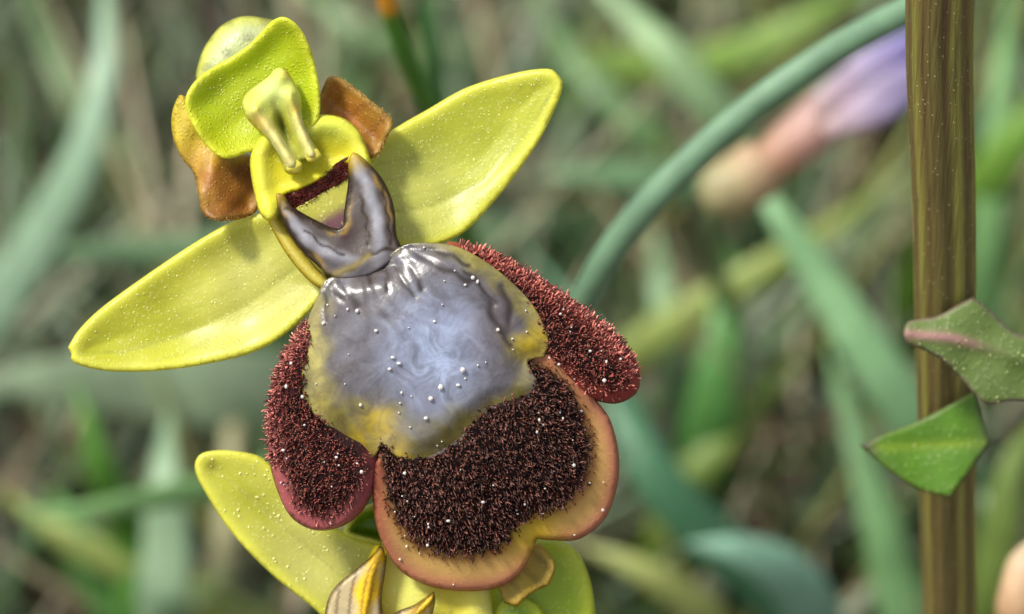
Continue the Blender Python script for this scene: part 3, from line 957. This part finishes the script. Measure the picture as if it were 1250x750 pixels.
def horn2(out, path, name, lab):
    ax = np.array(path, float)
    def zf(x, y, d):
        a = dist_to(ax, x, y, closed=False)
        return LZ + 62 + round_rim(d, 8, 8) + 10 * np.exp(-(a / 8) ** 2)
    def cf(x, y, d):
        a = dist_to(ax, x, y, closed=False)
        c = lerp(sr(214, 172, 24), sr(176, 160, 120), sstep(6, 18, a + 5 * np.sin(y * .12)))
        c = c * (1 - (.8 * sstep(455, 470, x) * sstep(690, 730, y) * (x < 475))[:, None]) + np.array(sr(96, 34, 20)) * (.8 * sstep(455, 470, x) * sstep(690, 730, y) * (x < 475))[:, None]
        w = (1 - sstep(1.5, 5, d)) * .9
        c = c * (1 - w[:, None]) + np.array(sr(66, 48, 20)) * w[:, None]
        w = sstep(.55, .95, np.sin(a * .42 + .8 * np.sin(y * .05) + .5)) * .6
        return c * (1 - w[:, None]) + np.array(sr(64, 44, 18)) * w[:, None]
    Sheet(out, zf, 3).build(name, 'throat', fl2, cf, label=lab)
horn2([(464, 664, 1), (472, 676), (470, 700), (466, 730), (464, 790), (396, 790), (398, 742), (408, 718), (428, 700), (450, 682)], [(464, 672), (452, 704), (442, 760)], 'throat_horn', 'brown-lined glossy horn on the lower flower')
horn2([(530, 722, 1), (530, 742), (512, 790), (460, 790), (478, 752), (506, 738)], [(528, 728), (506, 752), (488, 780)], 'throat_horn', 'dark striped horn tip under the orange lip margin')
tube('throat_fold', [(452, 684, 0), (462, 672, 6), (472, 676, 8)], [3, 7, 4], 'column', fl2, [sr(226, 196, 20), sr(232, 204, 40)])
tube('ovary', [(500, 780, -60), (490, 740, -120), (480, 700, -190)], [22, 26, 22], 'leaf', fl2, [sr(150, 165, 60), sr(120, 145, 55)])
x, y = s1.scatter(500, None, 4)
grains('papilla', fl2, list(zip(x, y, s1.z(x, y))), 0.7, 1.7, 'papilla', label='minute glistening papillae on the pale sepal')

# stem of the orchid, rising behind both flowers
stem_top = F + ROT @ Vector(V(480, 420, -150))
base = Vector((stem_top.x - 0.1, stem_top.y + 0.15, -0.3))
pp = [tuple(base - orchid.location), tuple(base.lerp(stem_top, .5) + Vector((.08, .02, 0)) - orchid.location), tuple(stem_top - orchid.location), tuple(stem_top + Vector((0, .1, .25)) - orchid.location)]
tube('stem', pp, [0.16, 0.13, 0.1, 0.05], 'leaf', orchid, [sr(92, 118, 52), sr(120, 150, 60)], space='W', up=(0.2, 1, 0.1), n=24)

# ------------------------------------------------------------------ the ribbed stem beside it, with two pointed leaves
def local_of(root, p):
    return tuple(p - root.location)
mid_pt = W(1154, 300, 0.45)
low_pt = W(1160, 760, 1.65)
root_pt = low_pt + (low_pt - mid_pt) * ((low_pt.z + 0.2) / (mid_pt.z - low_pt.z))
top_pt = W(1157, -160, -0.55)
top_pt2 = top_pt + Vector((0.06, 0.1, 3.2))
top_pt3 = top_pt2 + Vector((0.15, 0.15, 3.0))
plant = empty('ribbed_stem_plant', root_pt, 'thick upright olive-brown striped stem with two pointed green leaves', 'plant')
n, sides = 110, 120
path = smooth_open([local_of(plant, root_pt), local_of(plant, low_pt), local_of(plant, mid_pt), local_of(plant, top_pt), local_of(plant, top_pt2), local_of(plant, top_pt3)], n)
v, f = tube_verts(path, np.interp(np.linspace(0, 1, n), [0, .2, .6, .8, 1], [0.108, 0.111, 0.124, 0.1, 0.02]), sides, 1.0, up=(0.1, 1, 0))
v = np.array(v).reshape(n, sides, 3)
ctr = v.mean(1, keepdims=True)
ang = np.arange(sides) * 2 * math.pi / sides
rib = 1 + 0.035 * np.cos(ang * 9) + 0.02 * np.cos(ang * 5 + 1)
v = ctr + (v - ctr) * rib[None, :, None]
t = np.tile((0.5 + 0.5 * np.cos(ang * 9))[None, :], (n, 1)).ravel()
c = lerp(sr(98, 88, 44), sr(142, 142, 64), t ** 1.3)
hh = np.repeat(np.linspace(0, 14, n), sides)
aa = np.tile(ang, n)
left_side = np.clip(np.cos(aa), 0, 1) ** .7      # the stem is flushed brown along one flank
c = blend(c, left_side * .3, sr(92, 66, 44))
c = blend(c, np.exp(-(((aa - 4.9) / .22) ** 2)) * .6, sr(60, 42, 34))
for q in range(40):
    a0 = q * 2 * math.pi / 40 + rnd.uniform(-.09, .09)
    wd = rnd.choice([.02, .028, .04, .06])
    da = np.abs((aa - a0 - .05 * np.sin(hh * .7 + q) + math.pi) % (2 * math.pi) - math.pi)
    c = blend(c, np.exp(-(da / wd) ** 2) * rnd.uniform(.5, .9) * (.55 + .45 * np.sin(hh * rnd.uniform(.3, .9) + q * 2)), sr(52, 34, 28))
mesh_obj('stem', v.reshape(-1, 3), f, 'stem', plant, c)

class LeafFrame:
    """leaves drawn in a plane parallel to the flower's, at the stem's distance"""
    pass
def leaf_matrix(depth):
    return Matrix.Translation(F + ROT @ Vector((0, 0, -depth)) - plant.location) @ ROT.to_4x4() @ Matrix.Scale((D + depth) / D, 4)
def leaf_sheet(name, outline, depth, zf, colf, label, thick=5):
    e = Sheet(outline, zf, 4)
    o = e.build(name, 'leaf', None, colf, thick, label)
    o.parent = plant
    o.matrix_basis = leaf_matrix(depth)
    return e, o
axU = [(1106, 408), (1160, 412), (1220, 428), (1300, 455)]
def up_c(x, y, d):
    c = lerp(sr(142, 122, 108), sr(112, 136, 66), sstep(0.5, 5, d))
    dv = dist_to(np.array(axU, float), x, y, closed=False)
    w = np.exp(-(dv / 6) ** 2) * (1 - sstep(1160, 1235, x)) * .9
    c = c * (1 - w[:, None]) + np.array(sr(196, 142, 142)) * w[:, None]
    n = sstep(.2, .9, np.sin(x * .09) * np.sin(y * .12 + 1)) * .35
    return c * (1 - n[:, None]) + np.array(sr(88, 118, 48)) * n[:, None]
def up_z(x, y, d):
    dv = dist_to(np.array(axU, float), x, y, closed=False)
    return 62 + 5 * np.exp(-(dv / 10) ** 2) - 0.05 * np.abs(x - 1140) - 0.03 * np.maximum(0, y - 412) + round_rim(d, 5, 4) + 2 * np.sin(x * .07 + y * .05)
ul, _ = leaf_sheet('leaf', [(1103, 406), (1107, 394), (1120, 390), (1144, 386), (1166, 374), (1187, 363, 1), (1206, 376), (1228, 398), (1252, 412), (1310, 425), (1330, 470), (1290, 492), (1240, 490), (1206, 494), (1188, 480), (1170, 460), (1150, 440), (1128, 428), (1108, 420)],
           0.62, up_z, up_c, 'purple-rimmed green leaf clasping the stem with a pink midrib')
axD = [(1206, 540), (1150, 543), (1085, 546), (1050, 545)]
def dn_c(x, y, d):
    c = lerp(sr(112, 122, 60), sr(92, 140, 24), sstep(0.5, 4, d))
    dv = dist_to(np.array(axD, float), x, y, closed=False)
    w = np.exp(-(dv / 6) ** 2) * .55
    c = c * (1 - w[:, None]) + np.array(sr(150, 178, 40)) * w[:, None]
    w = (1 - sstep(1052, 1082, x)) * .9
    c = c * (1 - w[:, None]) + np.array(sr(74, 66, 60)) * w[:, None]
    w = sstep(1175, 1212, x) * .6
    return c * (1 - w[:, None]) + np.array(sr(104, 124, 74)) * w[:, None]
dl, _ = leaf_sheet('leaf', [(1049, 544, 1), (1080, 530), (1112, 518), (1150, 499), (1174, 486), (1190, 477, 1), (1197, 505), (1208, 540, 1), (1188, 570), (1160, 608, 1), (1122, 598), (1084, 574)],
           0.94, lambda x, y, d: 66 + 0.16 * (x - 1206) * 0.4 - 2 * np.exp(-(dist_to(np.array(axD, float), x, y, closed=False) / 12) ** 2) + 0.0006 * (y - 545) ** 2 + round_rim(d, 4, 3) + 2 * np.sin(x * .06), dn_c,
           'bright green arrow-shaped leaf with a dark tip, pointing away from the stem')
tube_pts = [W(1165, 556, 1.08), W(1184, 550, 0.9), W(1197, 544, 0.8), W(1204, 540, 0.76)]
tube('leaf_stalk', [local_of(plant, p) for p in tube_pts], [0.03, 0.03, 0.026, 0.02], 'leaf', plant, [sr(104, 110, 66), sr(106, 128, 70)], space='W', up=(0, 1, 0.3))
for sh, nn, dep in ((ul, 90, 0.62), (dl, 40, 0.94)):
    x, y = sh.scatter(nn * 4, None, 2)
    o = grains('leaf_papilla', None, list(zip(x, y, sh.z(x, y)))[:nn], 0.4, 1.1, 'papilla', label='tiny pale beads on the leaf')
    o.parent = plant
    o.matrix_basis = leaf_matrix(dep)

# ------------------------------------------------------------------ grass and flowers behind
def blade(name, pts, w, col, label, flat=0.3, col2=None, root=True, group=None, taper=(0.75, 1.0, 0.95, 0.8, 0.5, 0.06), n=40, cat='grass blade', tip=None):
    """a blade with a lens-shaped section from tip (first) to foot; pts = (x, y, share of the way to the ground)"""
    P = [W(px, py, fr * ground_depth(py)) if fr >= 0 else W(px, py, -fr) for px, py, fr in pts]
    if root:
        q = P[-1]
        P.append(Vector((q.x + rnd.uniform(-.3, .3), q.y + rnd.uniform(0.0, .5), -0.35)))
    P = P[::-1]
    org = P[0].copy()
    path = smooth_open([tuple(p - org) for p in P], n)
    rad = np.interp(np.linspace(0, 1, n), np.linspace(0, 1, len(taper)), taper) * w * 0.5
    view = (cam.location - F).normalized()
    vv, ff = tube_verts(path, rad, 10, flat, up=tuple(view + Vector((rnd.uniform(-.25, .25), 0, rnd.uniform(-.2, .2)))))
    t = np.repeat(np.linspace(0, 1, n), 10)
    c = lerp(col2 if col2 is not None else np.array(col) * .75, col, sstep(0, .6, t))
    if tip is not None:
        c = lerp(c[0] * 0 + 0, c, np.ones_like(t)) if False else c * (1 - sstep(.84, .875, t))[:, None] + np.array(tip) * sstep(.84, .875, t)[:, None]
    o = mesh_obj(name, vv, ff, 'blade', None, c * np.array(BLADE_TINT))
    o.location = org
    o['label'] = label
    o['category'] = cat
    if group:
        o['group'] = group
    return o

BG = sr(128, 158, 138)     # blue-green blade
GR = sr(104, 140, 76)      # plain green
PG = sr(152, 172, 122)     # pale green
YG = sr(150, 160, 84)      # yellowish
DG = sr(60, 104, 56)       # dark green
# the sharp round one arching in behind the ribbed stem
blade('rush_leaf', [(1560, -230, -1.0), (1380, -130, -1.1), (1220, -46, -1.3), (1108, 12, -1.5), (1020, 60, -1.7), (930, 122, -1.8), (850, 190, -1.9), (780, 262, -2.0), (728, 338, -2.2), (690, 430, -2.6), (664, 560, -3.4), (650, 760, -5.5)],
      0.132, sr(118, 152, 134), 'round blue-green rush leaf arching from the ribbed stem down behind the lip', flat=0.9, n=80, taper=(.9, 1, 1, 1, 1, .95, .92, .9, .1), cat='rush leaf')
blade('grass_blade', [(122, -60, .55), (128, 60, .56), (102, 185, .6), (52, 285, .66), (-20, 400, .74), (-80, 520, .85)], 0.34, sr(142, 170, 156), 'wide pale blue-green blade bending beside the brown petal', flat=.2)
blade('grass_blade', [(-40, 322, .72), (60, 312, .72), (180, 306, .74), (330, 300, .76), (560, 300, .8), (700, 290, .86)], 0.26, sr(120, 150, 122), 'green blade lying level behind the yellow sepal and lip', flat=.3)
blade('grass_blade', [(20, 628, .6), (110, 622, .6), (200, 606, .62), (300, 588, .66), (420, 570, .74)], 0.19, sr(124, 164, 112), 'thin green blade crossing below the yellow sepal', flat=.4)
blade('grass_blade', [(205, 500, .72), (200, 580, .72), (204, 660, .76), (206, 780, .84)], 0.36, sr(140, 166, 146), 'broad pale upright blade behind the lower sepal', flat=.25)
blade('grass_blade', [(-40, 470, .78), (60, 466, .78), (170, 470, .8), (290, 480, .82), (400, 500, .88)], 0.62, sr(140, 158, 140), 'broad greyish leaf lying below the yellow sepal', flat=.2)
blade('grass_blade', [(92, 470, .66), (112, 530, .68), (130, 590, .72), (160, 660, .8), (170, 780, .88)], 0.24, sr(86, 138, 52), 'bright green blade standing below the yellow sepal', flat=.3)
blade('grass_blade', [(0, 596, .8), (70, 650, .8), (150, 690, .82), (260, 740, .86), (330, 790, .9)], 0.3, sr(138, 150, 86), 'yellowish blade slanting down past the bare earth', flat=.3)
blade('grass_blade', [(60, 600, .84), (100, 660, .84), (140, 720, .87), (160, 790, .92)], 0.5, sr(74, 124, 58), 'deep green leaf low behind the thin crossing blade', flat=.3)
blade('grass_blade', [(290, 440, .84), (284, 520, .84), (280, 620, .87), (274, 720, .93)], 0.2, sr(168, 162, 138), 'straw-coloured dry stalk behind the lower sepal', flat=.6, cat='stalk')
blade('orange_tipped_blade', [(466, -20, -2.2), (476, 14, -2.3), (494, 64, -2.5), (512, 110, -2.8), (530, 150, -3.2), (560, 240, -4.4), (590, 420, -6.4)], 0.095, sr(84, 138, 52), 'slim dark green blade with an orange tip above the yellow sepal', flat=.7, tip=sr(226, 160, 44), taper=(.75, 1, 1, 1, .8))
blade('grass_blade', [(514, -60, -4.2), (520, 10, -4.4), (528, 70, -4.6), (536, 130, -5.0), (556, 260, -6.0), (580, 420, -7.2)], 0.135, sr(70, 122, 72), 'dark green blade rising beside the orange-tipped one', flat=.5)
blade('grass_blade', [(690, -60, .62), (760, 10, .63), (820, 70, .64), (880, 145, .68), (930, 215, .74), (960, 300, .84)], 0.33, sr(142, 172, 136), 'pale blade slanting behind the arching rush leaf', flat=.3)
blade('grass_blade', [(900, 190, .56), (950, 262, .57), (1005, 345, .6), (1060, 430, .63), (1118, 520, .68), (1180, 640, .78)], 0.34, sr(128, 168, 132), 'pale green blade slanting down to the ribbed stem below the purple bud', flat=.3)
blade('grass_blade', [(1120, 195, .68), (1040, 262, .68), (950, 318, .69), (860, 372, .72), (780, 426, .76), (700, 500, .84)], 0.26, sr(146, 160, 92), 'yellow-green blade slanting from the ribbed stem to the side lobe', flat=.35)
blade('grass_blade', [(640, 300, .6), (720, 400, .62), (756, 490, .64), (800, 580, .66), (860, 650, .7), (940, 720, .76), (1000, 800, .84)], 0.34, sr(70, 118, 92), 'dark blue-green blade sweeping down from behind the lip', flat=.35)
blade('grass_blade', [(840, 664, .62), (900, 672, .62), (950, 694, .64), (985, 735, .68), (1000, 810, .76)], 0.36, sr(128, 168, 160), 'glossy pale blue leaf bending over beyond the lip', flat=.3)
blade('grass_blade', [(700, 664, .74), (770, 690, .74), (830, 726, .77), (890, 790, .84)], 0.24, sr(166, 172, 112), 'pale yellowish blade low beside the green sepal', flat=.35)
blade('grass_blade', [(1000, 420, .78), (940, 470, .78), (880, 540, .8), (830, 610, .84), (800, 700, .92)], 0.26, sr(112, 136, 62), 'olive blade leaning across the bare earth beyond the lip', flat=.35)
blade('grass_blade', [(890, 300, .7), (884, 390, .72), (872, 480, .76), (860, 580, .84)], 0.34, sr(82, 134, 70), 'upright deep green blade beyond the outspread side lobe', flat=.3)
blade('grass_blade', [(800, 280, .74), (806, 340, .74), (820, 430, .78), (838, 540, .88)], 0.26, sr(134, 164, 132), 'short pale blade below the arching rush leaf', flat=.35)
blade('grass_blade', [(1010, 420, .7), (1040, 520, .71), (1070, 620, .74), (1090, 700, .78), (1110, 800, .85)], 0.3, sr(112, 152, 108), 'green blade beside the foot of the ribbed stem', flat=.3)
blade('grass_blade', [(1236, -40, .58), (1226, 80, .6), (1214, 200, .64), (1204, 320, .7), (1196, 450, .8)], 0.26, sr(116, 158, 108), 'green upright blade just beyond the ribbed stem', flat=.35)
blade('grass_blade', [(1290, 90, .6), (1262, 140, .6), (1220, 200, .63), (1180, 260, .68), (1130, 330, .78)], 0.36, sr(110, 150, 60), 'yellow-green broad blade crossing behind the ribbed stem', flat=.3)
blade('grass_blade', [(1280, 500, .62), (1240, 560, .62), (1222, 640, .66), (1210, 740, .74), (1206, 820, .85)], 0.28, sr(134, 158, 84), 'yellowish blade behind the purple-rimmed leaf', flat=.35)
blade('grass_blade', [(1200, 600, .68), (1216, 650, .68), (1236, 700, .72), (1260, 780, .8)], 0.22, sr(178, 192, 172), 'whitish blade at the foot of the ribbed stem', flat=.35)
blade('grass_blade', [(640, -50, .78), (690, 60, .78), (760, 140, .8), (830, 200, .84), (900, 280, .92)], 0.3, sr(108, 142, 98), 'green blade behind the right-pointing yellow sepal tip'.replace('right-pointing ', 'upper '), flat=.3)
blade('grass_blade', [(1090, -30, .7), (1010, 10, .7), (940, 50, .72), (850, 80, .76), (720, 100, .84)], 0.3, sr(120, 150, 70), 'yellow-green blade above the arching rush leaf', flat=.3)
blade('grass_blade', [(660, 215, .72), (740, 215, .72), (830, 225, .74), (930, 250, .8)], 0.3, sr(112, 146, 116), 'level green blade between the yellow sepal and the rush leaf', flat=.3)
blade('grass_blade', [(340, -40, .78), (410, 20, .78), (480, 60, .8), (600, 90, .85), (700, 120, .92)], 0.3, sr(122, 146, 112), 'grey-green blade behind the hood', flat=.3)
blade('grass_blade', [(20, -40, .8), (60, 60, .8), (110, 150, .83), (190, 230, .88)], 0.26, sr(106, 130, 96), 'dull green blade behind the wide pale one', flat=.3)

# purple bud with a pinkish tube on a pale stalk
bud = empty('purple_bud', W(890, 240, .62 * ground_depth(240)), 'purple flower bud with a pink-brown tube behind the ribbed stem', 'flower bud')
bp = [W(880, 235, 4.6), W(905, 222, 4.6), W(950, 190, 4.6), (W(1010, 140, 4.6)), W(1075, 92, 4.6), W(1130, 50, 4.6)]
bud.location = W(900, 520, ground_depth(520))
lp = [local_of(bud, p) for p in bp]
tube('bud_tube', lp[1:4], [0.07, 0.12, 0.14], 'leaf', bud, [sr(206, 170, 132), sr(206, 158, 130), sr(214, 176, 172)], space='W', up=(0, -.7, .6), n=24)
tube('bud_corolla', lp[3:6], [0.138, 0.155, 0.09], 'leaf', bud, [sr(224, 204, 206), sr(168, 160, 206), sr(122, 118, 200)], space='W', up=(0, -.7, .6), n=24)
for k, (dx, dy) in enumerate(((18, 22), (30, 4), (-6, -20))):
    q = [local_of(bud, W(1000 + dx * .3, 150 + dy * .5, 4.45)), local_of(bud, W(1060 + dx * .6, 108 + dy, 4.35)), local_of(bud, W(1135 + dx, 60 + dy, 4.4))]
    tube('bud_petal', q, [0.04, 0.1, 0.04], 'leaf', bud, [sr(220, 190, 186), sr(190, 174, 208), sr(134, 130, 206)], space='W', up=(0, -.7, .6), flat=.4)
tube('bud_calyx', [local_of(bud, W(866, 246, 4.7)), lp[0], lp[1], local_of(bud, W(935, 200, 4.6))], [0.05, 0.15, 0.16, 0.15], 'leaf', bud, [sr(150, 160, 110), sr(190, 176, 130), sr(206, 170, 136)], space='W', up=(0, -.7, .6))
tube('stalk', [(0, 0, -.3), local_of(bud, W(885, 400, .85 * ground_depth(400))), local_of(bud, W(872, 290, 5.4)), local_of(bud, W(872, 242, 4.7))], [0.07, .06, .055, .05], 'blade', bud, [sr(96, 126, 80), sr(128, 150, 100)], space='W', up=(0, -.7, .3))

# a brown one beneath the purple bud and a few withered leaves on the ground
def dry_leaf(px, py, w, L, ang, col, label, lift=0.15):
    g = W(px, py, ground_depth(py))
    n, m = 12, 7
    vv, ff = [], []
    for i in range(n):
        t = i / (n - 1)
        hw = w * math.sin(math.pi * min(1, .06 + t * .92)) ** .8
        for j in range(m):
            s = j / (m - 1) * 2 - 1
            vv.append((t * L - L / 2, s * hw, lift + .22 * s * s * w * 2 + .15 * math.sin(t * 4 + s * 2)))
    for i in range(n - 1):
        for j in range(m - 1):
            ff.append((i * m + j, (i + 1) * m + j, (i + 1) * m + j + 1, i * m + j + 1))
    o = mesh_obj('dry_leaf', vv, ff, 'petal', None, [col] * len(vv))
    md = o.modifiers.new('thickness', 'SOLIDIFY')
    md.thickness = .03
    o.location = (g.x, g.y, -0.05)
    o.rotation_euler = (0, 0, math.radians(ang))
    o['label'] = label
    o['category'] = 'dry leaf'
dry_leaf(1050, 200, .5, 2.2, 35, sr(110, 74, 56), 'brown withered leaf below the purple bud')
dry_leaf(930, 440, .5, 2.0, 60, sr(150, 116, 98), 'pinkish-brown dead leaf on the earth beyond the lip')
dry_leaf(1000, 600, .55, 2.2, 20, sr(140, 104, 88), 'reddish-brown dead leaf beside the ribbed stem foot')
dry_leaf(30, 640, .5, 2.2, 80, sr(150, 120, 104), 'brown dead leaf below the thin crossing blade')
dry_leaf(1010, 30, .4, 1.6, 10, sr(136, 96, 84), 'brown dead leaf above the arching rush leaf')
dry_leaf(40, 150, .5, 2.0, -20, sr(134, 104, 84), 'tan dead leaf behind the wide pale blade')
dry_leaf(420, 30, .5, 2.2, 15, sr(140, 122, 112), 'grey-brown dead leaf behind the hood')
dry_leaf(480, 130, .4, 1.6, 30, sr(150, 96, 76), 'reddish dead leaf behind the brown petal and yellow sepal')
# pale curled thing at the foot of the ribbed stem
snail = empty('pale_seed_head', W(1244, 735, 3.0), 'cream-coloured seed head low beside the ribbed stem', 'seed head')
snail.location = W(1244, 800, ground_depth(800))
tube('seed_head', [local_of(snail, W(1238, 800, 2.4)), local_of(snail, W(1242, 745, 2.3)), local_of(snail, W(1252, 690, 2.3)), local_of(snail, W(1262, 660, 2.3))], [.05, .1, .085, .02], 'leaf', snail, [sr(200, 150, 96), sr(226, 190, 150), sr(232, 210, 180)], space='W', up=(0, -.7, .5))
tube('stalk', [(0, 0, -.3), local_of(snail, W(1240, 840, 4.0)), local_of(snail, W(1238, 800, 2.4))], [.05, .05, .05], 'blade', snail, [sr(120, 120, 70), sr(160, 140, 90)], space='W', up=(0, -.7, .3))

# the mass of grass and litter nobody could count
def grass_mass(n=3400):
    verts, faces, cols = [], [], []
    pal = [sr(116, 146, 100), sr(142, 166, 132), sr(94, 132, 66), sr(146, 152, 88), sr(164, 176, 150), sr(84, 116, 70), sr(190, 174, 140), sr(204, 192, 162)]
    for i in range(n):
        far = rnd.random() < .35
        x = rnd.uniform(-18, 18) if far else rnd.uniform(-7, 7)
        y = rnd.uniform(-4, 40) if far else rnd.uniform(4.2, 15)
        if abs(x) < 4 and y < 4.2:
            y += 8
        L = rnd.uniform(1.0, 3.4)
        a = rnd.uniform(0, 2 * math.pi)
        lean = rnd.uniform(.5, 1.1)
        w = rnd.choice([.025, .035, .05, .08, .11])
        col = np.array(rnd.choice(pal)) * rnd.uniform(.85, 1.55)
        if i % 5 == 0:
            L, w, lean = rnd.uniform(3, 5.5), rnd.uniform(.03, .055), rnd.uniform(.5, .9)
        dx, dy = math.cos(a), math.sin(a)
        i0 = len(verts)
        for k in range(6):
            t = k / 5
            r = L * math.sin(t * lean) * .9
            z = L * (math.cos(t * lean * .6) * t) * .75 - .3
            ww = w * (1 - t ** 2) + .004
            c = (x + dx * r, y + dy * r)
            verts += [(c[0] - dy * ww, c[1] + dx * ww, z), (c[0], c[1], z + ww * .35), (c[0] + dy * ww, c[1] - dx * ww, z), (c[0], c[1], z - ww * .2)]
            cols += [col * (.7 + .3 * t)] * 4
        for k in range(5):
            for j in range(4):
                j2 = (j + 1) % 4
                faces.append((i0 + k * 4 + j, i0 + k * 4 + j2, i0 + k * 4 + 4 + j2, i0 + k * 4 + 4 + j))
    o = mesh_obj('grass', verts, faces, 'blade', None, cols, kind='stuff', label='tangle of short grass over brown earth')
    o['category'] = 'grass'
grass_mass()
def litter(n=1500):
    verts, faces, cols = [], [], []
    pal = [sr(128, 100, 84), sr(96, 76, 62), sr(160, 136, 116), sr(120, 104, 88), sr(66, 52, 44), sr(178, 158, 136)]
    for i in range(n):
        x, y = rnd.uniform(-9, 9), rnd.uniform(1, 22)
        r = rnd.uniform(.08, .36)
        c = np.array(rnd.choice(pal)) * rnd.uniform(.7, 1.1)
        i0 = len(verts)
        a = rnd.uniform(0, 6.28)
        ex = Vector((math.cos(a), math.sin(a), rnd.uniform(-.3, .3))) * r * rnd.uniform(1, 2.4)
        ey = Vector((-math.sin(a), math.cos(a), rnd.uniform(-.3, .3))) * r * .5
        o = Vector((x, y, rnd.uniform(-.28, .05)))
        up = Vector((0, 0, r * .3))
        for p in (o - ex, o - ey, o + ex, o + ey, o + up, o - up * .5):
            verts.append(tuple(p))
            cols.append(c)
        for q in ((0, 1, 4), (1, 2, 4), (2, 3, 4), (3, 0, 4), (1, 0, 5), (2, 1, 5), (3, 2, 5), (0, 3, 5)):
            faces.append(tuple(i0 + k for k in q))
    o = mesh_obj('litter', verts, faces, 'blade', None, cols, kind='stuff', label='crumbs of brown leaf litter on the earth', smooth=False)
    o['category'] = 'litter'
litter()
